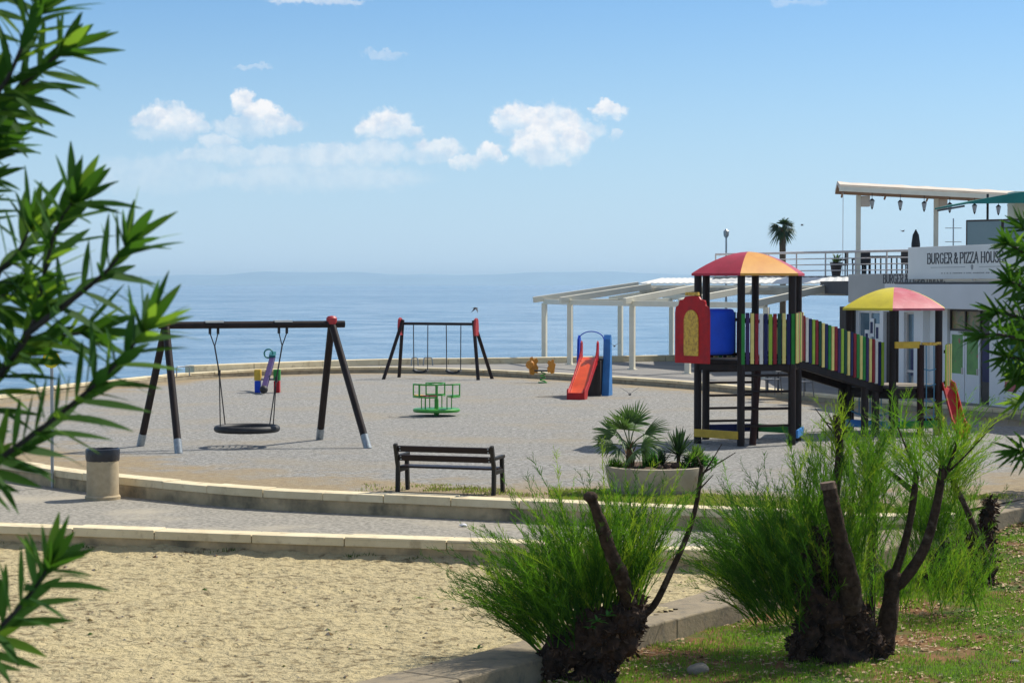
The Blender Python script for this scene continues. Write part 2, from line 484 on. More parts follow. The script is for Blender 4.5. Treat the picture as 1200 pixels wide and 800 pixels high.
M['palm'] = mk('palm_leaf', (.065, .13, .028), (.10, .17, .04), sc=5, rough=.5, trans=(.25, (.10, .2, .03)))
M['palmd'] = mk('palm_leaf_dark', (.02, .05, .016), (.03, .065, .02), sc=5, rough=.5, trans=(.2, (.05, .12, .02)))
M['palmtrunk'] = mk('palm_fibre', (.10, .055, .028), (.18, .11, .055), sc=20, rough=.95, bump=1, bsc=30)
M['tuft'] = mk('bright_tuft', (.045, .17, .018), (.07, .21, .025), sc=4, rough=.6, trans=(.35, (.1, .35, .03)))
M['succ'] = mk('succulent', (.12, .19, .04), (.08, .15, .035), sc=8, rough=.5, trans=(.3, (.2, .35, .05)))
M['grass1'] = mk('grass_blade', (.12, .25, .022), (.19, .31, .03), sc=1.5, rough=.6, spec=.2, trans=(.45, (.25, .45, .04)))
M['grass2'] = mk('grass_blade_dry', (.16, .15, .045), (.20, .16, .07), sc=1.5, rough=.7, trans=(.3, (.25, .25, .08)))
M['litter'] = mk('dry_leaf', (.30, .17, .08), (.58, .44, .27), sc=2, rough=.85)
M['facade'] = mk('white_render', (.86, .86, .84), (.80, .80, .78), sc=.8, rough=.85, bump=.1, bsc=50)
M['band'] = mk('white_awning_band', (.70, .71, .71), (.64, .65, .65), sc=.6, rough=.7)
M['fascia'] = mk('grey_fascia', (.46, .46, .44), (.40, .40, .38), sc=.8, rough=.8)
M['signboard'] = mk('sign_board', (.82, .83, .79), (.76, .77, .73), sc=1.0, rough=.7)
M['letter'] = mk('sign_letter', (.05, .05, .055), rough=.6)
M['brownframe'] = mk('brown_frame', (.035, .024, .018), (.05, .034, .025), sc=6, rough=.5)
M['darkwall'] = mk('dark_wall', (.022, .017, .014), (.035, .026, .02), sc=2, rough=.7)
M['greenposter'] = mk('green_poster', (.07, .24, .035), (.13, .34, .06), sc=3, rough=.4, c3=(.35, .10, .06), sc3=2.3, lo3=.62, hi3=.66)
M['foodposter'] = mk('food_poster', (.18, .17, .12), (.36, .24, .09), sc=5, rough=.4, c3=(.12, .22, .06), sc3=6, lo3=.56, hi3=.62)
M['poster_red'] = mk('red_poster', (.45, .05, .06), (.55, .2, .2), sc=6, rough=.5)
M['glass'] = mk('window_glass', (.10, .16, .20), (.16, .24, .28), sc=1.5, rough=.08, spec=.8)
M['screen'] = mk('wind_screen_glass', (.12, .19, .21), (.15, .22, .24), sc=1, rough=.1, spec=.7)
M['teal'] = mk('teal_glass', (.02, .12, .10), (.03, .15, .13), sc=2, rough=.2)
M['pergola'] = mk('cream_painted_metal', (.82, .77, .62), (.76, .71, .56), sc=2, rough=.5)
M['sheet'] = mk('white_roof_sheet', (.80, .79, .74), (.72, .71, .66), sc=2, rough=.6)
M['roll'] = mk('rolled_canvas', (.42, .40, .33), (.34, .32, .26), sc=3, rough=.9)
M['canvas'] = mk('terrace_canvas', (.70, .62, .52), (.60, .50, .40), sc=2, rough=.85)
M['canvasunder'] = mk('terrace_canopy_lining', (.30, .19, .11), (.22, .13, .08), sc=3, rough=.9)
M['tealcanvas'] = mk('teal_canvas', (.015, .20, .17), (.012, .16, .14), sc=2, rough=.8)
M['rail'] = mk('rail_metal', (.72, .64, .58), (.62, .55, .50), sc=4, rough=.5)
M['chair'] = mk('dark_wicker', (.02, .018, .018), (.035, .03, .03), sc=20, rough=.7)
M['greychair'] = mk('grey_plastic_chair', (.10, .105, .115), (.13, .135, .145), sc=10, rough=.5)
M['deck'] = mk('deck_slab', (.30, .28, .25), (.24, .22, .20), sc=2, rough=.85)
M['terracotta'] = mk('pot', (.06, .05, .05), (.08, .065, .06), sc=8, rough=.8)
M['springyel'] = mk('orange_rider_panel', (.66, .28, .03), (.55, .22, .03), sc=8, rough=.5)
M['signyel'] = mk('yellow_sign', (.75, .62, .02), rough=.4)
M['galv'] = mk('galvanised_pole', (.34, .36, .37), (.28, .30, .31), sc=6, rough=.4, metal=.6)
M['bird'] = mk('dark_feathers', (.03, .03, .035), (.05, .05, .055), sc=20, rough=.8)
M['paper'] = mk('white_paper', (.72, .70, .74), rough=.8)
M['stone'] = mk('pale_stone', (.30, .26, .21), (.22, .19, .15), sc=8, rough=.9, bump=.5, bsc=20)
M['hill'] = mk('hill_haze_blue', (.175, .31, .43), (.215, .36, .48), sc=.002, rough=.95)  # pale blue of distant haze put into the hill colour itself
M['treeleaf'] = mk('broad_leaf', (.03, .07, .018), (.045, .095, .022), sc=4, rough=.55, trans=(.3, (.08, .18, .02)))

# gravel of the playground, with dirt trodden in along the edge (attribute 'dirt' = metres from the wall)
def gravel():
    m = bpy.data.materials.new('playground_gravel'); m.use_nodes = True
    nt = m.node_tree; b = nt.nodes['Principled BSDF']; b.inputs['Roughness'].default_value = .92; b.inputs['Specular IOR Level'].default_value = .25
    tc = nt.nodes.new('ShaderNodeTexCoord')
    def nz(sc, det=5, rg=.65):
        n = nt.nodes.new('ShaderNodeTexNoise'); n.inputs['Scale'].default_value = sc; n.inputs['Detail'].default_value = det; n.inputs['Roughness'].default_value = rg
        nt.links.new(tc.outputs['Object'], n.inputs['Vector']); return n.outputs['Fac']
    def rng(q, a, d, t0=0, t1=1):
        n = nt.nodes.new('ShaderNodeMapRange'); n.inputs['From Min'].default_value = a; n.inputs['From Max'].default_value = d
        n.inputs['To Min'].default_value = t0; n.inputs['To Max'].default_value = t1
        nt.links.new(q, n.inputs['Value']); return n.outputs[0]
    def mix(f, a, d):
        n = nt.nodes.new('ShaderNodeMix'); n.data_type = 'RGBA'; nt.links.new(f, n.inputs['Factor'])
        for i, q in ((6, a), (7, d)):
            if isinstance(q, tuple): n.inputs[i].default_value = (*q, 1)
            else: nt.links.new(q, n.inputs[i])
        return n.outputs[2]
    c = mix(rng(nz(9, 8, .88), .43, .58), (.12, .115, .10), (.46, .445, .41))
    c = mix(rng(nz(1.3, 6, .7), .42, .66, 0, .55), c, (.22, .215, .205))
    vo = nt.nodes.new('ShaderNodeTexVoronoi'); vo.inputs['Scale'].default_value = 26
    nt.links.new(tc.outputs['Object'], vo.inputs['Vector'])
    c = mix(rng(vo.outputs['Color'], .55, 1, 0, .45), c, (.54, .53, .50))
    c = mix(rng(nz(.35, 4, .6), .50, .72, 0, .7), c, (.33, .28, .20))
    at_ = nt.nodes.new('ShaderNodeAttribute'); at_.attribute_name = 'dirt'
    md = nt.nodes.new('ShaderNodeMath'); md.operation = 'ADD'
    nt.links.new(at_.outputs['Fac'], md.inputs[0])
    nt.links.new(rng(nz(.9, 5, .65), .3, .7, -1.6, 1.6), md.inputs[1])
    dirtf = rng(md.outputs[0], 3.4, 1.2)
    dirtc = mix(rng(nz(7, 6, .7), .35, .65), (.27, .20, .115), (.40, .32, .20))
    c = mix(dirtf, c, dirtc)
    nt.links.new(c, b.inputs['Base Color'])
    bp = nt.nodes.new('ShaderNodeBump'); bp.inputs['Strength'].default_value = .9; bp.inputs['Distance'].default_value = .03
    nt.links.new(nz(22, 6, .8), bp.inputs['Height']); nt.links.new(bp.outputs[0], b.inputs['Normal'])
    return m
M['gravel'] = gravel()
M['sand'] = mk('coarse_sand', (.17, .13, .068), (.47, .39, .225), sc=6.5, rough=.95, bump=1.0, bsc=7, spec=.15, detail=10, lo=.36, hi=.50, c3=(.54, .445, .245), sc3=.8, lo3=.45, hi3=.75, bdist=.12)
M['bank'] = mk('bank_soil', (.14, .066, .028), (.25, .135, .06), sc=6, rough=.95, bump=1, bsc=22, spec=.2, detail=7, c3=(.06, .105, .018), sc3=1.1, lo3=.46, hi3=.58)

def sea_mat():
    m = bpy.data.materials.new('sea_water'); m.use_nodes = True
    nt = m.node_tree; b = nt.nodes['Principled BSDF']
    b.inputs['Roughness'].default_value = .18
    b.inputs['IOR'].default_value = 1.33
    tc = nt.nodes.new('ShaderNodeTexCoord')
    hs = []
    for sx, sy, det, w in ((.05, .16, 3, .55), (.35, .9, 4, .3), (1.6, 3.2, 3, .15)):
        mp = nt.nodes.new('ShaderNodeMapping'); mp.inputs['Scale'].default_value = (sx, sy, 1); mp.inputs['Rotation'].default_value = (0, 0, RAD(8))
        nt.links.new(tc.outputs['Object'], mp.inputs[0])
        n = nt.nodes.new('ShaderNodeTexNoise'); n.inputs['Scale'].default_value = 1; n.inputs['Detail'].default_value = det
        nt.links.new(mp.outputs[0], n.inputs['Vector'])
        mm = nt.nodes.new('ShaderNodeMath'); mm.operation = 'MULTIPLY'; mm.inputs[1].default_value = w
        nt.links.new(n.outputs['Fac'], mm.inputs[0]); hs.append(mm.outputs[0])
    a = nt.nodes.new('ShaderNodeMath'); a.operation = 'ADD'; nt.links.new(hs[0], a.inputs[0]); nt.links.new(hs[1], a.inputs[1])
    a2 = nt.nodes.new('ShaderNodeMath'); a2.operation = 'ADD'; nt.links.new(a.outputs[0], a2.inputs[0]); nt.links.new(hs[2], a2.inputs[1])
    wn_ = nt.nodes.new('ShaderNodeTexNoise'); wn_.inputs['Scale'].default_value = .10; wn_.inputs['Detail'].default_value = 9; wn_.inputs['Roughness'].default_value = .72
    nt.links.new(tc.outputs['Object'], wn_.inputs['Vector'])
    wr = nt.nodes.new('ShaderNodeMapRange'); wr.inputs['From Min'].default_value = .40; wr.inputs['From Max'].default_value = .60; nt.links.new(wn_.outputs['Fac'], wr.inputs['Value'])
    wl = nt.nodes.new('ShaderNodeTexNoise'); wl.inputs['Scale'].default_value = .004; wl.inputs['Detail'].default_value = 6; nt.links.new(tc.outputs['Object'], wl.inputs['Vector'])
    wa = nt.nodes.new('ShaderNodeMath'); wa.operation = 'ADD'; nt.links.new(wr.outputs[0], wa.inputs[0])
    wb = nt.nodes.new('ShaderNodeMapRange'); wb.inputs['From Min'].default_value = .35; wb.inputs['From Max'].default_value = .65; wb.inputs['To Min'].default_value = -.4; wb.inputs['To Max'].default_value = .4
    nt.links.new(wl.outputs['Fac'], wb.inputs['Value']); nt.links.new(wb.outputs[0], wa.inputs[1])
    wc = nt.nodes.new('ShaderNodeMix'); wc.data_type = 'RGBA'; wc.clamp_factor = True
    wc.inputs[6].default_value = (.12, .235, .36, 1); wc.inputs[7].default_value = (.29, .41, .53, 1)
    nt.links.new(wa.outputs[0], wc.inputs['Factor']); nt.links.new(wc.outputs[2], b.inputs['Base Color'])
    bp = nt.nodes.new('ShaderNodeBump'); bp.inputs['Strength'].default_value = 1.0; bp.inputs['Distance'].default_value = 2.2
    nt.links.new(a2.outputs[0], bp.inputs['Height']); nt.links.new(bp.outputs[0], b.inputs['Normal'])
    return m
M['sea'] = sea_mat()

# ------------------------------------------------------------------ setting: sea, hills, ground
mb = MB()
ys = [30, 60, 100, 200, 500, 1500, 4000, 12500]
for i in range(len(ys) - 1):
    for (x0, x1) in ((-1.2, 0), (0, 1.2)):
        a, c = max(ys[i], 200), max(ys[i + 1], 200)
        mb.add([(x0 * a, ys[i], -1.2), (x1 * a, ys[i], -1.2), (x1 * c, ys[i + 1], -1.2), (x0 * c, ys[i + 1], -1.2)], [(0, 1, 2, 3)])
struct('sea', mb, M['sea'])

mb = MB()
hp = [(-700, 0), (-560, 20), (-420, 36), (-300, 47), (-250, 51), (-180, 46), (-110, 42), (-70, 38), (0, 44), (60, 50), (110, 52), (170, 44), (260, 34), (380, 22), (520, 8), (640, 0)]
prof = catmull([(x * 4.6, h * 1.15, 0) for x, h in hp], 10)
n = len(prof)
for k, (yy, f) in enumerate(((10500, 0), (10900, .55), (11300, 1.0), (12000, .9), (12400, 0))):
    for i, p in enumerate(prof):
        hgt = max(p.y, 0) * f * (1 + .16 * noise.noise(V((p.x * .004, yy * .01, 0)))) 
        mb.v.append(V((p.x, yy, -1.3 + hgt * 1.25)))
for k in range(4):
    for i in range(n - 1):
        mb.f.append((k * n + i, k * n + i + 1, (k + 1) * n + i + 1, (k + 1) * n + i)); mb.m.append(0)
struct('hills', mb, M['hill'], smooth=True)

# curves of the place (plan)
UP = [V((-16.6, 50, 0)), V((-15.6, 46.5, 0)), V((-13.2, 42.8, 0))] + [at(x, y, .03) for x, y in ((0, 541), (90, 553.5), (180, 563), (300, 573), (460, 580), (620, 587), (853, 596.5), (1040, 604))] + [V((6.6, 30.1, 0))]
UP = [V((p.x, p.y, 0)) for p in UP]
UPC = catmull(UP, 10)
LO = [V((-24, 38.5, 0)), V((-17, 34.2, 0)), V((-12, 32.4, 0))] + [at(x, y, -.27) for x, y in ((0, 615), (150, 620.5), (300, 626), (560, 634.6), (827, 645))] + [V((4.7, 27.75, 0))]
LO = [V((p.x, p.y, 0)) for p in LO]
LOC = catmull(LO, 10)
FAR = [V((-16.6, 50, 0)), V((-16.6, 54, 0))] + [at(x, y, 0) for x, y in ((0, 473), (60, 462), (156, 451.5), (225, 444.5), (320, 439.5), (430, 437), (520, 438.5), (600, 442), (710, 448.5), (800, 455), (880, 462.5), (960, 471), (1030, 478), (1100, 484.5), (1200, 493))] + [V((14.2, 46, 0))]
FARC = catmull(FAR, 8)
KERB = catmull([(-9, 9.5, -.50), (-4.5, 15.2, -.50), (-1.0, 20.1, -.50), (.1, 21.65, -.50), (1.7, 24.2, -.50), (2.5, 25.3, -.49), (4.2, 27.6, -.36), (6, 29.9, -.14), (8.2, 32.3, .0), (12, 36.4, .05), (17, 41.5, .05)], 10)

def kerb_x(y):
    for a, b in zip(KERB, KERB[1:]):
        if a.y <= y <= b.y: return lerp(a.x, b.x, (y - a.y) / (b.y - a.y)), lerp(a.z, b.z, (y - a.y) / (b.y - a.y))
    return (KERB[0].x, KERB[0].z) if y < KERB[0].y else (KERB[-1].x, KERB[-1].z)
def low_y(x):
    for a, b in zip(LOC, LOC[1:]):
        if a.x <= x <= b.x: return lerp(a.y, b.y, (x - a.x) / (b.x - a.x))
    return LOC[-1].y

# playground sheet between near wall / kerb and the far wall
NEAR = UPC + [V((6.2, 30.0, 0)), V((8.2, 32.4, 0)), V((10, 34.4, 0)), V((12, 36.5, 0))]
NR = resample([V((p.x, p.y + .1, 0)) for p in NEAR], 130)
FR = resample(FARC, 130)
mb = MB(); dirt = []
J = 70
for i in range(131):
    for j in range(J + 1):
        t = (j / J) ** 1.35
        p = lerp(NR[i], FR[i], t)
        mb.v.append(V((p.x, p.y, 0)))
        dn = min((p - q).length for q in NR[max(0, i - 25):i + 26])
        df = min((p - q).length for q in FR[max(0, i - 25):i + 26])
        dirt.append(min(dn, df * 1.6 + .6))
for i in range(130):
    for j in range(J):
        a = i * (J + 1) + j
        mb.f.append((a, a + J + 1, a + J + 2, a + 1)); mb.m.append(0)
pg = struct('playground_ground', mb, M['gravel'])
at_ = pg.data.attributes.new('dirt', 'FLOAT', 'POINT'); at_.data.foreach_set('value', dirt)

# path between the two walls
mb = MB()
A = resample([V((-26, 42, -.3)), V((-20, 48, -.3))] + [V((p.x, p.y + .1, -.3)) for p in UPC[:]], 80)
B = resample([V((-30, 42, -.3))] + [V((p.x, p.y, -.3)) for p in LOC], 80)
for a, b in zip(A, B): mb.v += [V((a.x, a.y, -.3)), V((b.x, b.y, -.3))]
for i in range(80): mb.f.append((2 * i + 1, 2 * i + 3, 2 * i + 2, 2 * i)); mb.m.append(0)
struct('path', mb, M['asphalt'])

# sand
mb = MB(); S = .065; nx, ny = int(30 / S), int(26 / S); idx = {}
PRINTS = {}
_r = random.Random(17)
for _t in range(9):                      # footprints of people crossing the sand
    px_, py_, an_ = _r.uniform(-7, 1), _r.uniform(18.5, 27), _r.uniform(0, 6.283)
    for _k in range(16):
        an_ += _r.gauss(0, .12); px_ += .36 * math.cos(an_); py_ += .36 * math.sin(an_); sd_ = .10 * (1 if _k % 2 else -1)
        fx_, fy_ = px_ - math.sin(an_) * sd_, py_ + math.cos(an_) * sd_
        for a_ in (-1, 0, 1):
            for b_ in (-1, 0, 1): PRINTS.setdefault((int(fx_ // .5) + a_, int(fy_ // .5) + b_), []).append((fx_, fy_, math.cos(an_), math.sin(an_)))
def prints_z(x, y):
    z = 0
    for fx_, fy_, c_, s_ in PRINTS.get((int(x // .5), int(y // .5)), ()):
        u, v = (x - fx_) * c_ + (y - fy_) * s_, -(x - fx_) * s_ + (y - fy_) * c_
        q = (u / .16) ** 2 + (v / .075) ** 2
        if q < 4: z += -.035 * math.exp(-q * 1.6) + .016 * math.exp(-((q - 1.6) / .7) ** 2)
    return z
def sand_z(x, y):
    kx, kz = kerb_x(y)
    q = max(0, 1 - (kx - x) / 1.6)
    wl = max(0, 1 - (low_y(x) - y) / (.38 + .16 * noise.noise(V((x * 1.7, 4, 4)))))
    return -.585 + .07 * wl * wl * (1 + .9 * noise.noise(V((x * 2.6, 1, 1)))) + .07 * q + prints_z(x, y) + .020 * noise.noise(V((x * 2.1, y * 2.1, 0))) + .020 * noise.noise(V((x * 5.3, y * 5.3, 3))) + .011 * noise.noise(V((x * 11, y * 11, 9))) + .03 * noise.noise(V((x * .5, y * .5, 7)))
for i in range(nx + 1):
    for j in range(ny + 1):
        x, y = -24 + i * S, 9 + j * S
        if y < low_y(x) + .12 and x < kerb_x(y)[0] + .1:
            idx[i, j] = len(mb.v); mb.v.append(V((x, y, sand_z(x, y))))
for i in range(nx):
    for j in range(ny):
        q = [(i, j), (i + 1, j), (i + 1, j + 1), (i, j + 1)]
        if all(k in idx for k in q): mb.f.append(tuple(idx[k] for k in q)); mb.m.append(0)
struct('sand', mb, M['sand'], smooth=True)

# grass bank on the near right side of the kerb
mb = MB(); S = .16; idx = {}
def bank_z(x, y):
    kx, kz = kerb_x(y)
    d = x - kx
    base = kz - .24 - .05 * min(max(d, 0), 3) / 3
    return base + .03 * noise.noise(V((x * 1.1, y * 1.1, 2))) + .012 * noise.noise(V((x * 4, y * 4, 5)))
for i in range(int(32 / S) + 1):
    for j in range(int(40 / S) + 1):
        x, y = -8 + i * S, 1 + j * S
        if x > kerb_x(y)[0] - .1:
            idx[i, j] = len(mb.v); mb.v.append(V((x, y, bank_z(x, y))))
for i in range(int(32 / S)):
    for j in range(int(40 / S)):
        q = [(i, j), (i + 1, j), (i + 1, j + 1), (i, j + 1)]
        if all(k in idx for k in q): mb.f.append(tuple(idx[k] for k in q)); mb.m.append(0)
struct('grass_bank', mb, M['bank'], smooth=True)

# promenade behind the far wall
outer_px = [(300, 430.5), (430, 426.5), (640, 424), (787, 421.3), (950, 420), (1200, 417)]
OUT = [at(x, y, .2) for x, y in outer_px]
inn = [p for p in FARC]
def outer_for(p):
    # along the left the promenade is only as deep as the coping
    d = p.normalized(); u = p.x / p.y
    best = None
    for a, b in zip(OUT, OUT[1:]):
        ua, ub = a.x / a.y, b.x / b.y
        if ua <= u <= ub:
            t = (u - ua) / (ub - ua); best = lerp(a, b, t)
    if best is None: best = p + d * .55 if u < OUT[0].x / OUT[0].y else p + V((3, 30, 0))
    if (best - p).length < .55 or best.y < p.y: best = p + d * .55
    return best
mb = MB()
IN = resample(inn, 120)
for p in IN:
    q = outer_for(p)
    mb.v += [V((p.x, p.y, .2)), V((q.x, q.y, .2)), V((q.x, q.y, -1.6))]
for i in range(120):
    mb.f += [(3 * i, 3 * i + 3, 3 * i + 4, 3 * i + 1), (3 * i + 1, 3 * i + 4, 3 * i + 5, 3 * i + 2)]; mb.m += [0, 0]
struct('promenade', mb, M['promenade'])

# ------------------------------------------------------------------ walls
def sweep(mb, pts, off0, off1, z0, z1, seg=None, gap=0.0, m=0):
    """a strip of blocks along pts; offsets are along the left normal; seg = block length"""
    L = 0; lens = [0]
    for a, b in zip(pts, pts[1:]): lens.append(lens[-1] + V((b.x - a.x, b.y - a.y, 0)).length)
    tot = lens[-1]
    def pos(s):
        for i in range(len(pts) - 1):
            if lens[i + 1] >= s or i == len(pts) - 2:
                t = (s - lens[i]) / max(lens[i + 1] - lens[i], 1e-6)
                d = (pts[i + 1] - pts[i]); d.z = 0; d.normalize()
                p = lerp(pts[i], pts[i + 1], t)
                return p, V((-d.y, d.x, 0))
    rr = random.Random(3)
    s = 0
    while s < tot - .05:
        ln = (seg * rr.uniform(.82, 1.18)) if seg else .6
        e = min(s + ln, tot)
        sub = max(1, int(math.ceil((e - s) / .5)))
        jz = rr.uniform(-.010, .008) if seg else 0; jy = rr.uniform(-.014, .014) if seg else 0
        o = len(mb.v); k = 0
        for i in range(sub + 1):
            p, nn = pos(s + gap / 2 + (e - s - gap) * i / sub)
            for off, z in ((off0 + jy, z0), (off1 + jy, z0), (off1 + jy, z1 + jz), (off0 + jy, z1 + jz)):
                q = p + nn * off
                mb.v.append(V((q.x, q.y, p.z + z if p.z else z)))
        for i in range(sub):
            a = o + i * 4
            for k in range(4):
                k2 = (k + 1) % 4
                mb.f.append((a + k, a + k2, a + 4 + k2, a + 4 + k)); mb.m.append(m)
        mb.f += [(o, o + 1, o + 2, o + 3), (o + sub * 4 + 3, o + sub * 4 + 2, o + sub * 4 + 1, o + sub * 4)]; mb.m += [m, m]
        s = e
def wallthing(name, label, curve, top, bot, thick, w, cop, seg, wallm, over=.03, capt=.13):
    r = thing(name, label, 'wall', (curve[len(curve) // 2].x, curve[len(curve) // 2].y, bot))
    c = MB(); sweep(c, curve, 0, w, top - capt, top, seg, .012)
    part(r, 'coping', c, cop, smooth=0, bevel=.012)
    b = MB(); sweep(b, curve, over, w - .02, bot - .25, top - capt - .002)
    part(r, 'wall_face', b, wallm, smooth=0)
    return r
wallthing('retaining_wall', 'pale stone-capped low retaining wall curving along the near edge of the gravel playground, upper of two', UPC, .03, -.30, .33, .42, M['coping'], 1.05, M['wall'])
wallthing('retaining_wall', 'pale stone-capped low wall between the grey path and the beige sand, lower of two', LOC, -.27, -.58, .31, .42, M['coping'], 1.5, M['wall'])
wallthing('edge_wall', 'long low stone edging wall round the far side of the playground before the sea', [V((p.x, p.y, 0)) for p in FARC], .23, 0, .2, .4, M['coping'], 1.2, M['copingd'], over=.02, capt=.09)
k = MB(); sweep(k, KERB, -.38, .37, -.55, 0.0, 2.4, .01)
single('concrete_kerb', 'wide grey concrete kerb running diagonally between sand and grass bank', 'kerb', k, M['kerb'], (2.5, 25.3, -.9), smooth=0, bevel=.02)
# sea wall block on the outer edge of the promenade
sw = MB()
swp = [at(227, 436.0, .2), at(300, 433, .2), at(430, 428.5, .2), at(560, 426.6, .2), at(640, 425.6, .2), at(790, 423, .2), at(900, 422, .2)]
sweep(sw, catmull([V((p.x, p.y, 0)) for p in swp], 6), 0, .5, .1, .44, 3.2, .015)
single('sea_wall', 'low whitish concrete sea wall block at the water edge behind the nest swing', 'wall', sw, M['coping'], (swp[2].x, swp[2].y, .2), smooth=0, bevel=.02)
# little grab rail at the water edge
gr = MB(); a, b = at(207, 441, .2), at(222, 440, .2)
gr.tube([a, a + V((0, 0, .28)), lerp(a, b, .06) + V((0, 0, .33)), lerp(a, b, .94) + V((0, 0, .33)), b + V((0, 0, .28)), b], .022, 8)
single('grab_rail', 'small dark metal grab rail on the sea edge left of the white block', 'railing', gr, M['galv'], a)

# ------------------------------------------------------------------ restaurant building
def hexpts(c, Rr, phi0): return [V((c.x + Rr * math.cos(RAD(phi0 + 60 * k)), c.y + Rr * math.sin(RAD(phi0 + 60 * k)), 0)) for k in range(6)]
FP0 = V((13.05, 52.4, 0)); FDIR = V((-.25, .968, 0)).normalized()
FRZ = math.atan2(FDIR.y, FDIR.x)
bld = thing('restaurant_building', 'white two-level restaurant building with green poster doors and a roof terrace beside the playground', 'building', FP0, FRZ)
# local frame: x runs along the facade away from the camera, y points out to the playground
def fx(px):
    k = (px - 600) / F
    return (13.05 - 52.4 * k) / (.25 + .968 * k)
W = MB()
H0 = 2.74
openings = [(-1.7, .9, .95, 2.62), (1.75, 2.4, 0.08, 2.7), (2.4, 4.2, .04, 2.72), (6.3, 6.95, .05, 2.6), (7.3, 8.35, .05, 2.6), (8.6, 10.3, .9, 2.6)]
x0 = -5
for (a, b, z0, z1) in openings:
    if a > x0: W.box(((x0 + a) / 2, -.125, 1.45), (a - x0, .25, 2.9))
    if z0 > .06: W.box(((a + b) / 2, -.125, z0 / 2), (b - a, .25, z0))
    W.box(((a + b) / 2, -.125, (z1 + 2.9) / 2), (b - a, .25, 2.9 - z1))
    x0 = b
W.box(((x0 + 10.7) / 2, -.125, 1.45), (10.7 - x0, .25, 2.9))
W.box((2.9, -9.9, 1.45), (15.6, .2, 2.9)); W.box((-4.9, -5, 1.45), (.2, 9.6, 2.9)); W.box((10.6, -5, 1.45), (.2, 9.6, 2.9))
part(bld, 'wall', W, M['facade'], smooth=0, local=True, bevel=.008)
fl = MB(); fl.box((2.9, -5, .01), (15, 9.4, .02)); part(bld, 'floor', fl, M['deck'], smooth=0, local=True)
st = MB(); st.box((2.5, .35, .05), (13, .7, .1)); part(bld, 'step', st, M['copingd'], smooth=0, local=True, bevel=.01)
pl = MB()
for a, b in ((5.25, 5.75), (10.25, 10.75)): pl.box(((a + b) / 2, .1, 1.4), (b - a, .2, 2.7))
pil = MB(); pil.box((5.5, .1, 1.42), (.42, .2, 2.6)); part(bld, 'pillar', pil, M['facade'], smooth=0, local=True, bevel=.01)
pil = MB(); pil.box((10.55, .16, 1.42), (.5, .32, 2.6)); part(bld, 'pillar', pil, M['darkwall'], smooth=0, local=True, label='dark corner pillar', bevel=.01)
# fascia with the first lettering, the projecting white band, the upper sign board
fa = MB(); fa.box((5.2, .02, 3.27), (10.6, .3, .86)); part(bld, 'fascia', fa, M['fascia'], smooth=0, local=True, bevel=.01)
bd = MB(); bd.box((1.1, .62, 3.07), (11.4, .12, .66)); bd.box((1.1, .34, 2.78), (11.4, .45, .06)); bd.box((1.1, .34, 3.36), (11.4, .45, .05))
part(bld, 'awning_band', bd, M['band'], smooth=0, local=True, bevel=.012)
dr = MB(); dr.box((1.1, .5, 3.43), (10.6, .1, .06)); part(bld, 'gutter', dr, M['brownframe'], smooth=0, local=True)

GLY = {  # strokes on a grid 0..1 high: (points, heavy?)
 'B': ([((.12, 0), (.12, 1)), ((.12, 1), (.42, 1), (.55, .9), (.55, .62), (.42, .53), (.12, .53)), ((.42, .53), (.6, .43), (.6, .1), (.45, 0), (.12, 0))], .72),
 'U': ([((.1, 1), (.1, .2), (.22, .02), (.45, .02), (.58, .2), (.58, 1))], .7),
 'R': ([((.12, 0), (.12, 1)), ((.12, 1), (.42, 1), (.56, .88), (.56, .62), (.42, .5), (.12, .5)), ((.34, .5), (.62, 0))], .74),
 'G': ([((.6, .82), (.48, .98), (.25, .98), (.1, .75), (.1, .25), (.25, .02), (.48, .02), (.6, .18), (.6, .45), (.4, .45))], .74),
 'E': ([((.12, 0), (.12, 1)), ((.12, 1), (.56, 1), (.56, .86)), ((.12, .52), (.44, .52)), ((.12, 0), (.58, 0), (.58, .15))], .68),
 '&': ([((.62, .5), (.4, .02), (.2, .02), (.08, .2), (.2, .48), (.45, .75), (.38, .98), (.24, .98), (.18, .8), (.3, .55), (.62, 0))], .76),
 'P': ([((.12, 0), (.12, 1)), ((.12, 1), (.42, 1), (.56, .88), (.56, .6), (.42, .47), (.12, .47))], .66),
 'I': ([((.14, 0), (.14, 1))], .3),
 'Z': ([((.08, .86), (.08, 1), (.56, 1), (.08, 0), (.58, 0), (.58, .15))], .68),
 'A': ([((.05, 0), (.34, 1), (.63, 0)), ((.16, .36), (.52, .36))], .7),
 'H': ([((.12, 0), (.12, 1)), ((.6, 0), (.6, 1)), ((.12, .52), (.6, .52))], .76),
 'O': ([((.34, 1), (.14, .85), (.08, .5), (.14, .15), (.34, 0), (.54, .15), (.6, .5), (.54, .85), (.34, 1))], .72),
 'S': ([((.52, .82), (.4, .98), (.2, .98), (.1, .8), (.18, .6), (.46, .42), (.54, .2), (.42, .02), (.2, .02), (.08, .18))], .64),
}
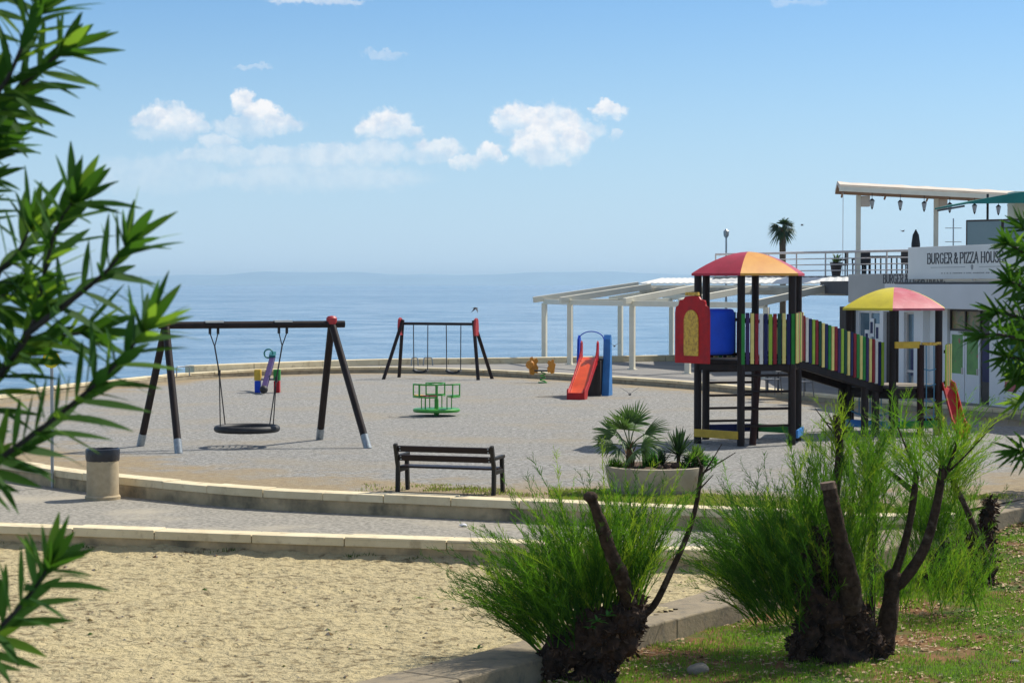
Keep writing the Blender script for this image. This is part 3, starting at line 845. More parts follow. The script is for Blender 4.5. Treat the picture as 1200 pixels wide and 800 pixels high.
def lettering(mb, text, o, right, up, nrm, h, wscale=1.0, t=.11):
    """raised serif letters; o = lower left corner of the first letter"""
    o, right, up, nrm = V(o), V(right), V(up), V(nrm); x = 0
    for ch in text:
        if ch == ' ': x += .34 * h * wscale; continue
        strokes, adv = GLY[ch]
        for li, st_ in enumerate(strokes):
            for a, b in zip(st_, st_[1:]):
                pa = o + right * (x + a[0] * h * wscale) + up * a[1] * h
                pb = o + right * (x + b[0] * h * wscale) + up * b[1] * h
                d = pb - pa
                vert = abs(d.normalized().dot(up))
                wd = h * lerp(t * .62, t * 1.35, vert)
                s = d.normalized().cross(nrm) * wd / 2
                e = d.normalized() * wd * .25
                q = [pa - e - s, pb + e - s, pb + e + s, pa - e + s]
                z = nrm * (.006 + .0012 * li)
                mb.add(q + [k + z for k in q], [(0, 1, 2, 3), (4, 7, 6, 5), (0, 4, 5, 1), (1, 5, 6, 2), (2, 6, 7, 3), (3, 7, 4, 0)])
            if len(st_) == 2 and st_[0][0] == st_[1][0]:
                for zz in (.0, 1.0):
                    c = o + right * (x + st_[0][0] * h * wscale) + up * h * (zz * .96 + .02)
                    q = [c - right * h * .11 * wscale - up * h * .02, c + right * h * .11 * wscale - up * h * .02, c + right * h * .11 * wscale + up * h * .02, c - right * h * .11 * wscale + up * h * .02]
                    z = nrm * .009
                    mb.add(q + [k + z for k in q], [(0, 1, 2, 3), (4, 7, 6, 5), (0, 4, 5, 1), (1, 5, 6, 2), (2, 6, 7, 3), (3, 7, 4, 0)])
        x += adv * h * wscale
    return x
LX, LU, LN = V((-1, 0, 0)), V((0, 0, 1)), V((0, 1, 0))
def words(par, name, x, y, z, h, ws, t):
    for w_ in ('BURGER', '&', 'PIZZA', 'HOUSE'):
        tx = MB(); adv = lettering(tx, w_, (x, y, z), LX, LU, LN, h, ws, t); x -= adv + (.20 if w_ in ('BURGER', '&') else .34) * h * ws
        part(par, name, tx, M['letter'], smooth=0, local=True)
words(bld, 'sign_word', 8.0, .172, 3.435, .25, 1.30, .14)
sg = thing('sign_board', 'pale burger and pizza house sign board standing on the terrace edge', 'sign', FP0 + V((0, 0, 3.5)), FRZ)
s_ = MB(); s_.box((1.3, .3, .49), (9.4, .06, .9)); part(sg, 'board', s_, M['signboard'], smooth=0, local=True, bevel=.008)
words(sg, 'sign_word', 4.78, .331, .47, .275, 1.30, .145)
tx = MB()
for a, b in ((4.55, 2.5), (1.7, -.4)): tx.box(((a + b) / 2, .334, .36), (a - b, .006, .012))
tx.prism([(0, .07), (.07, .03), (.05, -.05), (0, -.08), (-.05, -.05), (-.07, .03)], (2.1, .331, .36), (1, 0, 0), (0, 0, 1), (0, .01, 0))
rr = random.Random(5); xx = 3.9
while xx > .2:
    w_ = rr.uniform(.04, .1); tx.box((xx - w_ / 2, .334, .2), (w_, .006, .03)); xx -= w_ + rr.choice((.025, .03, .09))
part(sg, 'small_lettering', tx, mk('faded_lettering', (.33, .34, .33), rough=.7), smooth=0, local=True)
for a in (5.7, 2.2, -1.6):
    br = MB(); br.box((a, .24, .35), (.06, .05, .7)); part(sg, 'bracket', br, M['rail'], smooth=0, local=True)

# doors and windows
def pane(parent, name, x, z, w, h, y, m, lab=None):
    q = MB(); q.box((x, y, z), (w, .02, h)); return part(parent, name, q, m, smooth=0, local=True, label=lab)
def doorleaf(xc, w, glazed, lab):
    q = MB(); h = 2.06; z0 = .06
    q.box((xc, -.10, z0 + .45), (w, .05, .9))
    for s in (-1, 1): q.box((xc + s * (w / 2 - .045), -.10, z0 + .9 + (h - .9) / 2), (.09, .05, h - .9))
    q.box((xc, -.10, z0 + h - .05), (w - .18, .05, .10))
    d = part(bld, 'door', q, M['facade'], smooth=0, local=True, bevel=.006, label=lab)
    p_ = MB(); p_.box((xc, -.10, z0 + .9 + (h - 1.0) / 2), (w - .18, .02, h - 1.0)); o = part(d, 'glazing', p_, glazed, smooth=0, local=True)
    hd = MB(); hd.box((xc - w * .4, -.06, 1.05), (.03, .05, .16)); part(d, 'handle', hd, M['rail'], smooth=0, local=True)
    return d
doorleaf(2.86, .84, M['greenposter'], 'white door leaf with green poster, nearer one'); doorleaf(3.74, .84, M['greenposter'], 'white door leaf with green poster, farther one')
fr = MB()
fr.box((3.3, -.12, 2.15), (1.76, .08, .06)); fr.box((3.3, -.12, 2.69), (1.78, .08, .05))
for a in (2.425, 3.3, 4.175): fr.box((a, -.12, 2.42), (.05, .08, .5))
w_ = part(bld, 'transom_window', fr, M['brownframe'], smooth=0, local=True, label='brown-framed transom window with food pictures')
for a in (2.86, 3.74):
    q = MB(); q.box((a, -.14, 2.42), (.83, .02, .48)); part(w_, 'pane', q, M['foodposter'], smooth=0, local=True)
q = MB(); q.box((2.08, -.14, 1.38), (.64, .05, 2.6)); sh = part(bld, 'shutter', q, M['brownframe'], smooth=0, local=True)
q = MB(); q.box((2.08, -.11, 1.35), (.48, .03, 1.1)); part(sh, 'panel', q, M['navy'], smooth=0, local=True)
# teal window of the near wall
fr = MB()
for a, b, w2, h2 in ((-.4, .98, 2.6, .06), (-.4, 2.59, 2.6, .06), (-1.67, 1.78, .06, 1.6), (.87, 1.78, .06, 1.6), (-.4, 1.78, .05, 1.6)): fr.box((a, -.12, b), (w2, .07, h2))
w_ = part(bld, 'window', fr, M['facade'], smooth=0, local=True, label='window with teal pane')
q = MB(); q.box((-.4, -.14, 1.78), (2.5, .02, 1.58)); part(w_, 'pane', q, M['teal'], smooth=0, local=True)
pane(bld, 'poster', .55, .78, .6, .3, .012, M['poster_red'], 'small red poster under the teal window')
# window, brown door and poster windows of the far half
fr = MB()
for a in (6.33, 6.92): fr.box((a, -.12, 1.33), (.06, .08, 2.5))
fr.box((6.62, -.12, 2.57), (.53, .08, .05)); fr.box((6.62, -.12, .9), (.53, .08, .07))
w_ = part(bld, 'window', fr, M['rail'], smooth=0, local=True, label='tall grey framed window')
q = MB(); q.box((6.62, -.14, 1.32), (.55, .02, 2.5)); part(w_, 'pane', q, M['glass'], smooth=0, local=True)
q = MB(); q.box((6.62, -.115, 1.15), (.2, .012, .75)); part(w_, 'poster', q, M['navy'], smooth=0, local=True)
q = MB(); q.box((7.82, -.14, 1.32), (1.04, .06, 2.5)); d = part(bld, 'door', q, M['brownframe'], smooth=0, local=True, label='dark brown door')
q = MB(); q.box((7.5, -.10, 1.05), (.32, .02, .8)); part(d, 'poster', q, M['poster_red'], smooth=0, local=True)
fr = MB()
for a in (8.63, 9.45, 10.27): fr.box((a, -.12, 1.75), (.07, .08, 1.7))
fr.box((9.45, -.12, 2.57), (1.57, .08, .06)); fr.box((9.45, -.12, .93), (1.57, .08, .06))
w_ = part(bld, 'window', fr, M['facade'], smooth=0, local=True, label='wide white framed window with posters')
for a in (9.04, 9.86):
    q = MB(); q.box((a, -.14, 1.75), (.76, .02, 1.6)); part(w_, 'pane', q, M['glass'], smooth=0, local=True)
for a, b in ((8.95, 1.95), (9.7, 1.75), (9.35, 2.1)):
    q = MB(); q.box((a, -.10, b), (.3, .02, .55)); part(w_, 'poster', q, M['facade'], smooth=0, local=True)
    q.v = []; q.f = []; q.m = []; q.box((a, -.085, b), (.16, .012, .34)); part(w_, 'poster_print', q, M['navy'], smooth=0, local=True)

# terrace deck on top
dk = MB()
deckpts = [(10.45, 62.6), (13.1, 52.3), (14.3, 47.8), (27, 50), (27, 92), (8.6, 90), (8.1, 82.1), (14.35, 71.8), (11.3, 66)]
dk.prism(deckpts, (0, 0, 3.56), (1, 0, 0), (0, 1, 0), (0, 0, .15))
part(bld, 'terrace_deck', dk, M['deck'], smooth=0)
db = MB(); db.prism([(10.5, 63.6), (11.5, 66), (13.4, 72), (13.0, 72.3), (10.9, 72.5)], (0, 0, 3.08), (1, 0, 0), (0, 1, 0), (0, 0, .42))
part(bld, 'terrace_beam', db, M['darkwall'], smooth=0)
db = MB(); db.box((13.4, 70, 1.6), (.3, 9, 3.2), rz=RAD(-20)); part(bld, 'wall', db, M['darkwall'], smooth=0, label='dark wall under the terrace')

# terrace railing
R0, R1 = V((8.15, 82.0, 3.71)), V((14.3, 71.95, 3.71))
rl = thing('terrace_railing', 'pale metal railing with three horizontal bars along the roof terrace', 'railing', R0)
N_ = 7
for i in range(N_ + 1):
    p = lerp(R0, R1, i / N_); q = MB(); q.cyl(p, p + V((0, 0, .86)), .03, n=8); part(rl, 'post', q, M['rail'])
for z, r in ((.88, .045), (.64, .02), (.42, .02), (.2, .02)):
    q = MB(); q.tube([R0 + V((0, 0, z)), R1 + V((0, 0, z))], r, 8); part(rl, 'top_rail' if z > .8 else 'bar', q, M['rail'])

# upper terrace canopy
def canopy():
    c = thing('terrace_canopy', 'long cream canvas canopy on two pale posts above the roof terrace', 'canopy', (12.86, 76, 3.71))
    e0, e1 = ad(984, 222.5, 74.8), ad(1330, 240, 80.5)          # front lower edge
    d = (e1 - e0).normalized(); out = V((.11, 1, 0)).normalized()
    # profile across: (depth, height)
    prof = [(0, 0), (0, .20), (1.7, .40), (2.1, .40), (3.6, .14), (3.6, .0), (2.0, .26), (1.7, .26), (.15, .0)]
    mb = MB(); o = 0
    nseg = 24
    for k in range(nseg + 1):
        p = lerp(e0, e1, k / nseg)
        sag = .035 * abs(math.sin(k * 1.3))
        for (a, b) in prof: mb.v.append(p + out * a + V((0, 0, b - (sag if a in (1.7, 2.1) else 0))))
    m = len(prof)
    for k in range(nseg):
        for i in range(m):
            i2 = (i + 1) % m
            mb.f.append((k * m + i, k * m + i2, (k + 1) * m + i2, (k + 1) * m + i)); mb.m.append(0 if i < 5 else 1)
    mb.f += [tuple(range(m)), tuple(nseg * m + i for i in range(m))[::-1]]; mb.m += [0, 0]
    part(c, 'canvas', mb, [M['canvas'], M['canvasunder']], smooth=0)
    fb = MB(); fb.beam(e0 - out * .05 + V((0, 0, .03)), e1 - out * .05 + V((0, 0, .03)), .08, .16); part(c, 'edge_beam', fb, M['pergola'], smooth=0)
    rb = MB()
    for k in range(7):
        p = lerp(e0, e1, (k + .15) / 7); rb.tube([p + V((0, 0, -.02)) + out * .1, p + out * 1.7 + V((0, 0, .22)), p + out * 3.5 + V((0, 0, -.1))], .04, 6)
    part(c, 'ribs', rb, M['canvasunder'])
    for px, Y, yt in ((1006, 76, 229), (1097, 78, 233), (1184, 79.5, 237)):
        t = ad(px, yt, Y); q = MB(); q.box((t.x, t.y, (t.z + 3.71) / 2), (.16, .16, t.z - 3.71)); part(c, 'post', q, M['pergola'], smooth=0, bevel=.01)
        q = MB(); q.box((t.x + .25, t.y, t.z - .22), (.34, .2, .4)); part(c, 'bracket', q, M['canvas'], smooth=0, bevel=.03)
    g = MB(); a = ad(988, 226, 75.2); g.tube([a, V((a.x, a.y, 3.75))], .012, 6); part(c, 'guy_wire', g, M['rail'])
    return e0, e1
ce0, ce1 = canopy()
LANL = ['leftmost, next to the left post', 'second, midway between the two posts', 'third, just left of the second post', 'fourth, just right of the second post', 'fifth, beside the teal awning pole', 'sixth, under the teal awning']
for i, px in enumerate((1022, 1055, 1083, 1113, 1142, 1170)):
    t = (px - 984) / (1330 - 984); p = lerp(ce0, ce1, t * .93 / (1 - .07 * t)); p.z += .02
    ln = thing('hanging_lantern', 'small dark lantern hanging from the terrace canopy edge: ' + LANL[i], 'lantern', p, group='lanterns under the terrace canopy')
    q = MB(); q.cyl(p, p - V((0, 0, .28)), .012, n=6); q.cyl(p - V((0, 0, .28)), p - V((0, 0, .36)), .03, .11, n=6); part(ln, 'hood', q, M['black'])
    q = MB(); q.cyl(p - V((0, 0, .36)), p - V((0, 0, .60)), .10, .05, n=6); part(ln, 'glass', q, M['galv'])
    q = MB(); q.cyl(p - V((0, 0, .60)), p - V((0, 0, .68)), .05, .015, n=6); part(ln, 'finial', q, M['black'])

# teal awning, glass wind screen, furniture of the terrace
aw = thing('teal_awning', 'teal green fabric awning on a thin dark pole over the near terrace', 'awning', ad(1157, 300, 60))
mb = MB(); rows = 9
for k in range(rows + 1):
    t = k / rows
    for y0 in (58.6, 62.6):
        x = ad(1117, 240, 60).x + 4.2 * t; z = ad(1117, 240, 60).z + .38 * math.sin(min(t * 2.4, 1.7))
        mb.v += [V((x, y0, z)), V((x, y0, z - .05))]
for k in range(rows):
    a = k * 4
    mb.f += [(a, a + 2, a + 6, a + 4), (a + 1, a + 5, a + 7, a + 3), (a, a + 4, a + 5, a + 1), (a + 2, a + 3, a + 7, a + 6)]; mb.m += [0] * 4
mb.f += [(0, 1, 3, 2), (rows * 4, rows * 4 + 2, rows * 4 + 3, rows * 4 + 1)]; mb.m += [0, 0]
part(aw, 'canvas', mb, M['tealcanvas'], smooth=30)
mb = MB(); zl = ad(1117, 240, 60).z
for k in range(rows + 1):
    t = k / rows; x = ad(1117, 240, 60).x + 4.2 * t; z = zl + .38 * math.sin(min(t * 2.4, 1.7))
    for y0 in (58.585, 58.56): mb.v += [V((x, y0, z - .002)), V((x, y0 - .05, zl - .03 + .05 * t))]
for k in range(rows):
    a = k * 4; mb.f += [(a, a + 1, a + 5, a + 4), (a + 2, a + 6, a + 7, a + 3), (a + 1, a + 3, a + 7, a + 5), (a, a + 4, a + 6, a + 2)]; mb.m += [0] * 4
part(aw, 'front_flap', mb, M['tealcanvas'], smooth=30)
for px, Y in ((1157, 60), (1250, 59), (1250, 62)):
    t = ad(px, 300, Y); q = MB(); q.cyl((t.x, t.y, 3.71), (t.x, t.y, 5.92 + (.25 if px > 1200 else .12)), .035, n=8); part(aw, 'pole', q, M['black'])
q = MB(); q.beam(ad(1119, 241, 60) + V((0, -1.2, -.06)), ad(1119, 241, 60) + V((0, 2.4, -.06)), .05, .05); part(aw, 'edge_bar', q, M['black'], smooth=0)
ws = thing('wind_screen', 'grey-green glass wind screen behind the terrace sign board', 'screen', ad(1166, 300, 57.5))
for px0, px1 in ((1133, 1174), (1176, 1214), (1216, 1260)):
    a, b = ad(px0, 300, 59 - (px0 - 1133) * .02), ad(px1, 300, 59 - (px1 - 1133) * .02)
    q = MB(); q.beam((a.x, a.y, 4.5), (b.x, b.y, 4.5), .03, 1.4); p_ = part(ws, 'pane', q, M['screen'], smooth=0)
    q = MB(); q.beam((a.x, a.y, 5.22), (b.x, b.y, 5.22), .05, .05); q.beam((a.x, a.y, 3.71), (a.x, a.y, 5.24), .05, .05); q.beam((b.x, b.y, 3.71), (b.x, b.y, 5.24), .05, .05)
    part(p_, 'frame', q, M['brownframe'], smooth=0)
ch = MB(); t = ad(1202, 250, 62); ch.box((t.x, t.y, 4.95), (.9, .9, 2.48)); single('chimney', 'cream rendered chimney block behind the teal awning at the right edge', 'chimney', ch, M['pergola'], (t.x, t.y, 3.71), smooth=0, bevel=.02)
Q = ad(1117, 300, 75)
an = thing('aerial', 'thin metal aerial mast with two cross bars on the terrace', 'aerial', (Q.x, Q.y, 3.71))
q = MB(); q.cyl((Q.x, Q.y, 3.71), (Q.x, Q.y, 5.8), .025, n=6); part(an, 'mast', q, M['galv'])
for z in (5.45, 4.95):
    q = MB(); q.tube([(Q.x - .3, Q.y, z), (Q.x + .3, Q.y, z)], .014, 6); part(an, 'cross_bar', q, M['galv'])
Q = ad(1073, 310, 77)
um = thing('closed_umbrella', 'black closed parasol standing behind the terrace railing', 'umbrella', (Q.x, Q.y, 3.71))
q = MB(); q.cyl((Q.x, Q.y, 3.71), (Q.x, Q.y, 5.45), .03, n=8); part(um, 'pole', q, M['black'])
q = MB(); q.lathe((Q.x, Q.y, 0), [(.03, 4.45), (.15, 4.6), (.17, 4.9), (.12, 5.25), (.03, 5.42)], 10); part(um, 'canopy', q, M['black'])
q = MB(); q.lathe((Q.x, Q.y, 0), [(.28, 3.712), (.28, 3.76), (.05, 3.8)], 12); part(um, 'base', q, M['black'])
def wchair(px, Y, rz, label):
    p = ad(px, 310, Y); c = thing('terrace_chair', label, 'chair', (p.x, p.y, 3.71), rz, 'wicker chairs on the terrace')
    q = MB(); q.box((0, 0, .44), (.5, .5, .08)); part(c, 'seat', q, M['chair'], smooth=0, local=True, bevel=.015)
    q = MB(); q.box((0, .23, .68), (.5, .06, .44)); part(c, 'backrest', q, M['chair'], smooth=0, local=True, bevel=.015)
    for s in (-1, 1):
        q = MB(); q.box((s * .24, 0, .62), (.05, .5, .05)); q.box((s * .24, -.22, .53), (.04, .04, .14)); part(c, 'armrest', q, M['chair'], smooth=0, local=True)
        for t_ in (-1, 1):
            q = MB(); q.box((s * .22, t_ * .22, .2), (.04, .04, .4)); part(c, 'leg', q, M['chair'], smooth=0, local=True)
    return c
wchair(1009, 76.8, RAD(200), 'dark wicker chair at the foot of the left canopy post')
wchair(1066, 74.8, RAD(150), 'dark wicker chair beside the sign board end, below the closed parasol')
wchair(985, 78.5, RAD(250), 'dark wicker chair beside the potted plant on the terrace')
def rtable(px, Y, label):
    p = ad(px, 310, Y); c = thing('terrace_table', label, 'table', (p.x, p.y, 3.71), RAD(-20))
    q = MB(); q.box((0, 0, .73), (1.9, .8, .05)); part(c, 'tabletop', q, M['chair'], smooth=0, local=True)
    q = MB()
    for k in range(9): q.box((-.8 + .2 * k, -.3, .36), (.05, .04, .68))
    part(c, 'slatted_side', q, M['chair'], smooth=0, local=True)
    for s in (-1, 1):
        for t_ in (-1, 1):
            q = MB(); q.box((s * .88, t_ * .33, .35), (.06, .06, .7)); part(c, 'leg', q, M['chair'], smooth=0, local=True)
rtable(1040, 77, 'long dark slatted table between two wicker chairs on the terrace')
Q = ad(980, 310, 78.2)
pt = thing('potted_plant', 'spiky green plant in a dark pot behind the terrace railing', 'plant', (Q.x, Q.y, 3.71))
q = MB(); q.lathe((Q.x, Q.y, 3.71), [(.16, 0), (.24, .5), (.26, .52), (.22, .5)], 14); part(pt, 'pot', q, M['terracotta'])
q = MB(); rr = random.Random(2)
for i in range(70):
    a = rr.uniform(0, 6.28); e = rr.uniform(.25, 1.3); d = V((math.cos(a) * math.cos(e), math.sin(a) * math.cos(e), math.sin(e)))
    q.blade(V((Q.x, Q.y, 4.2)), d, frame(d)[0], rr.uniform(.35, .6), .05, .2)
part(pt, 'foliage', q, M['palm'], smooth=0, recalc=False)
Q = ad(851, 300, 93)
lp = thing('street_lamp', 'thin street lamp rising behind the left end of the terrace railing', 'street lamp', (Q.x, Q.y, .2))
q = MB(); q.cyl((Q.x, Q.y, .2), (Q.x, Q.y, 5.5), .07, .04, n=8); part(lp, 'pole', q, M['galv'])
q = MB(); q.lathe((Q.x, Q.y, 5.5), [(.05, 0), (.12, .1), (.13, .3), (.03, .4)], 10); part(lp, 'lamp_head', q, M['galv'])

def fan(mb, hub, d, upn, L, spread, n, rr, w=.05, m=0, split=.45, droop=.12):
    """one fan leaf: narrow pleated segments radiating from the hub"""
    d = d.normalized(); s = d.cross(upn).normalized(); nn = s.cross(d).normalized()
    for k in range(n):
        a = -spread + 2 * spread * k / (n - 1) + rr.uniform(-.03, .03)
        q = (d * math.cos(a) + s * math.sin(a) + nn * rr.uniform(-.06, .06)).normalized()
        l = L * (1 - .25 * abs(a / spread) ** 2) * rr.uniform(.92, 1.05)
        mb.leaf(hub, q, nn, l, w, droop * rr.uniform(.6, 1.5), .3, 5, m)
Q = ad(917, 300, 100)
pm = thing('palm_tree', 'small fan palm with round dark crown seen above the terrace railing', 'palm tree', (Q.x, Q.y, .2))
top = ad(917, 268, 100)
q = MB(); q.tube([(Q.x, Q.y, .2), (Q.x + .03, Q.y, 3), (Q.x, Q.y, top.z - .6), top], [.17, .15, .16, .10], 10); part(pm, 'trunk', q, M['palmtrunk'])
q = MB(); rr = random.Random(9)
for i in range(30):
    a = rr.uniform(0, 6.28); e = rr.uniform(-.75, 1.35)
    d = V((math.cos(a) * math.cos(e), math.sin(a) * math.cos(e), math.sin(e)))
    st_ = top + d * .22; fan(q, st_, d + V((0, 0, -.1)), V((0, 0, 1)) if abs(d.z) < .9 else V((1, 0, 0)), rr.uniform(.50, .72), 1.0, 12, rr, .06, 0, droop=.45)
    q.tube([top, st_], .012, 4)
part(pm, 'crown', q, M['palmd'], smooth=0, recalc=False)

# ------------------------------------------------------------------ pergola on the promenade
pg_ = thing('pergola', 'cream metal pergola with sloping rafters and rolled canvas on the sea promenade', 'pergola', (4.5, 80, .2))
def pxpost(px, py, Y=None):
    return at(px, py, .2) if Y is None else V((ad(px, 400, Y).x, Y, .2))
PZ = 2.62
fposts = [pxpost(638, 0, 85), pxpost(668, 0, 81.5), pxpost(741, 0, 76.8), pxpost(806, 0, 73.2), pxpost(898, 0, 69.6)]
bposts = [pxpost(727, 0, 87.5), pxpost(787, 0, 90)]
for i, p in enumerate(fposts + bposts):
    q = MB(); q.box((p.x, p.y, (PZ + .2) / 2), (.19, .19, PZ - .2), rz=RAD(-25)); c = part(pg_, 'post', q, M['pergola'], smooth=0, bevel=.012)
    q = MB(); q.box((p.x, p.y, .215), (.3, .3, .03), rz=RAD(-25)); part(c, 'foot_plate', q, M['pergola'], smooth=0)
def lift(p, z): return V((p.x, p.y, z))
for a, b in list(zip(fposts, fposts[1:])) + [(fposts[0], bposts[0]), (bposts[0], bposts[1])]:
    q = MB(); q.beam(lift(a, PZ + .06), lift(b, PZ + .06), .12, .2); part(pg_, 'eave_beam', q, M['pergola'], smooth=0, bevel=.01)
raft = [(fposts[0], ad(748, 333.5, 86.5)), (fposts[1], ad(762, 335.5, 84.0)), (bposts[0], ad(803, 336.5, 86.5)), (fposts[2], ad(818, 336.5, 80.0)),
        (bposts[1], ad(865, 336.5, 87)), (fposts[3], ad(890, 336.5, 76.5)), (fposts[4], ad(1006, 329, 72))]
for a, b in raft:
    a2 = lift(a, PZ + .2); d = (b - a2).normalized()
    q = MB(); q.beam(a2 - d * .5, b, .14, .24); c = part(pg_, 'rafter', q, M['pergola'], smooth=0, bevel=.01)
# corrugated sheet at the top
u0, u1 = ad(775, 326.5, 88), ad(1008, 325.5, 71.5); l0, l1 = ad(748, 332.5, 86.2), ad(1008, 332.5, 69.8)
mb = MB(); nn_ = 120
for i in range(nn_ + 1):
    t = i / nn_; z = .012 * math.sin(i * math.pi / 2)
    a, b = lerp(u0, u1, t), lerp(l0, l1, t)
    for p in (a, b): mb.v += [p + V((0, 0, z + .03)), p + V((0, 0, z - .01))]
for i in range(nn_):
    k = i * 4; mb.f += [(k, k + 2, k + 6, k + 4), (k + 1, k + 5, k + 7, k + 3), (k + 2, k + 3, k + 7, k + 6), (k, k + 4, k + 5, k + 1)]; mb.m += [0] * 4
part(pg_, 'roof_sheet', mb, M['sheet'], smooth=0)
q = MB(); q.beam(l0 + V((.05, -.1, -.12)), l1 + V((0, -.1, -.12)), .16, .14); part(pg_, 'ridge_beam', q, M['pergola'], smooth=0)
a, b = ad(752, 339.5, 85.4), ad(1000, 340.5, 69.4)
q = MB(); q.tube(resample([a, b], 20), [.13 + .03 * math.sin(i * 2.1) for i in range(21)], 10); part(pg_, 'rolled_canvas', q, M['roll'])
q = MB(); q.beam(lerp(a, b, .02) + V((.1, .3, -.03)), b + V((0, .3, -.03)), .5, .28); part(pg_, 'canvas_box', q, M['roll'], smooth=0, bevel=.03)
# pale chairs and a table under the pergola
def gchair(p, rz, label):
    c = thing('outdoor_chair', label, 'chair', (p.x, p.y, p.z), rz, 'grey chairs under the pergola')
    q = MB(); q.box((0, 0, .44), (.46, .46, .03)); part(c, 'seat', q, M['greychair'], smooth=0, local=True, bevel=.01)
    q = MB(); q.box((0, .22, .72), (.46, .03, .34)); part(c, 'backrest', q, M['greychair'], smooth=0, local=True, bevel=.01)
    for s in (-1, 1):
        q = MB(); q.tube([(s * .23, .24, .88), (s * .23, .22, .44), (s * .25, .27, 0)], .018, 6); part(c, 'leg', q, M['greychair'], local=True)
        q = MB(); q.tube([(s * .25, -.25, 0), (s * .23, -.2, .44), (s * .24, -.2, .66), (s * .24, .22, .68)], .018, 6); part(c, 'leg', q, M['greychair'], local=True)
gchair(at(903, 462, .2), RAD(150), 'grey chair under the pergola seen through the tower posts')
gchair(at(939, 465.5, .2), RAD(205), 'grey chair under the pergola just right of the tower')
p = at(921, 459, .2); t_ = thing('outdoor_table', 'low grey table between the two pergola chairs', 'table', (p.x, p.y, .2), RAD(20))
q = MB(); q.box((0, 0, .72), (1.0, .8, .04)); part(t_, 'tabletop', q, M['greychair'], smooth=0, local=True)
for s in (-1, 1):
    for k_ in (-1, 1):
        q = MB(); q.box((s * .44, k_ * .34, .35), (.05, .05, .7)); part(t_, 'leg', q, M['greychair'], smooth=0, local=True)

# ------------------------------------------------------------------ climbing tower with bridge
T1 = V((5.09, 44.1, 0)); T2 = V((8.77, 47.0, 0)); PHI1, PHI2 = -104, -102; HR = 1.16
Z1, Z2 = 1.80, 1.06; E1, E2 = 3.60, 2.83
ct = thing('climbing_tower', 'colourful play castle of two hexagonal roofed towers joined by a sloping picket bridge', 'climbing frame', T1)
H1 = hexpts(T1, HR, PHI1); H2 = hexpts(T2, HR, PHI2)
for Hh, E in ((H1, E1), (H2, E2)):
    for k, p in enumerate(Hh):
        q = MB(); q.cyl((p.x, p.y, -.05), (p.x, p.y, E + .02), .082, n=14); part(ct, 'post', q, M['post'])
def roof(c, phi, z, rise, mats, lab):
    mb = MB(); Rr = 1.31; P = hexpts(c, Rr, phi); rows = 8
    for k in range(6):
        a, b = P[k], P[(k + 1) % 6]; mi = k % 2
        o = len(mb.v)
        for i in range(rows + 1):
            s = 1 - i / rows * .985
            h = z + rise * (1 - s ** 1.75)
            for p in (a, b): q = c + (p - c) * s; mb.v.append(V((q.x, q.y, h)))
        for i in range(rows):
            r_ = o + 2 * i; mb.f.append((r_, r_ + 1, r_ + 3, r_ + 2)); mb.m.append(mi)
        o = len(mb.v)
        a2, b2 = c + (a - c) * .97, c + (b - c) * .97
        mb.v += [V((a.x, a.y, z)), V((b.x, b.y, z)), V((b.x, b.y, z - .05)), V((a.x, a.y, z - .05)), V((b2.x, b2.y, z - .05)), V((a2.x, a2.y, z - .05)), V((b2.x, b2.y, z - .01)), V((a2.x, a2.y, z - .01)), V((c.x, c.y, z + rise - .06))]
        mb.f += [(o, o + 3, o + 2, o + 1), (o + 3, o + 5, o + 4, o + 2), (o + 5, o + 7, o + 6, o + 4), (o + 7, o + 8, o + 6)]; mb.m += [mi] * 4
    part(ct, 'roof', mb, mats, smooth=28, recalc=False, label=lab)
# facet k spans post k to post k+1; facet 0 faces the camera
roof(T1, PHI1, E1 + .03, .47, [M['rooforange'], M['roofred']], 'red and orange hexagonal roof of the taller tower')
roof(T2, PHI2, E2 + .03, .47, [M['roofpink'], M['roofyellow']], 'yellow and faded red hexagonal roof of the lower tower')
def platform(Hh, z):
    q = MB(); q.prism([(p.x, p.y) for p in Hh], (0, 0, z - .09), (1, 0, 0), (0, 1, 0), (0, 0, .09)); part(ct, 'platform', q, M['post'], smooth=0)
    q = MB()
    for k in range(6):
        a, b = Hh[k], Hh[(k + 1) % 6]; q.beam((a.x, a.y, z - .16), (b.x, b.y, z - .16), .07, .13)
    part(ct, 'platform_beam', q, M['post'], smooth=0)
platform(H1, Z1); platform(H2, Z2)
PK = ['green', 'violet', 'cream', 'maroon', 'white', 'navy', 'lime', 'maroon', 'dgreen', 'cream', 'navy', 'green', 'cream', 'maroon', 'violet', 'lime', 'dgreen', 'cream', 'navy', 'maroon', 'green', 'cream']
PKM = [M[k] for k in ('green', 'violet', 'cream', 'maroon', 'white', 'navy', 'lime', 'dgreen')]
PKI = {k: i for i, k in enumerate(('green', 'violet', 'cream', 'maroon', 'white', 'navy', 'lime', 'dgreen'))}
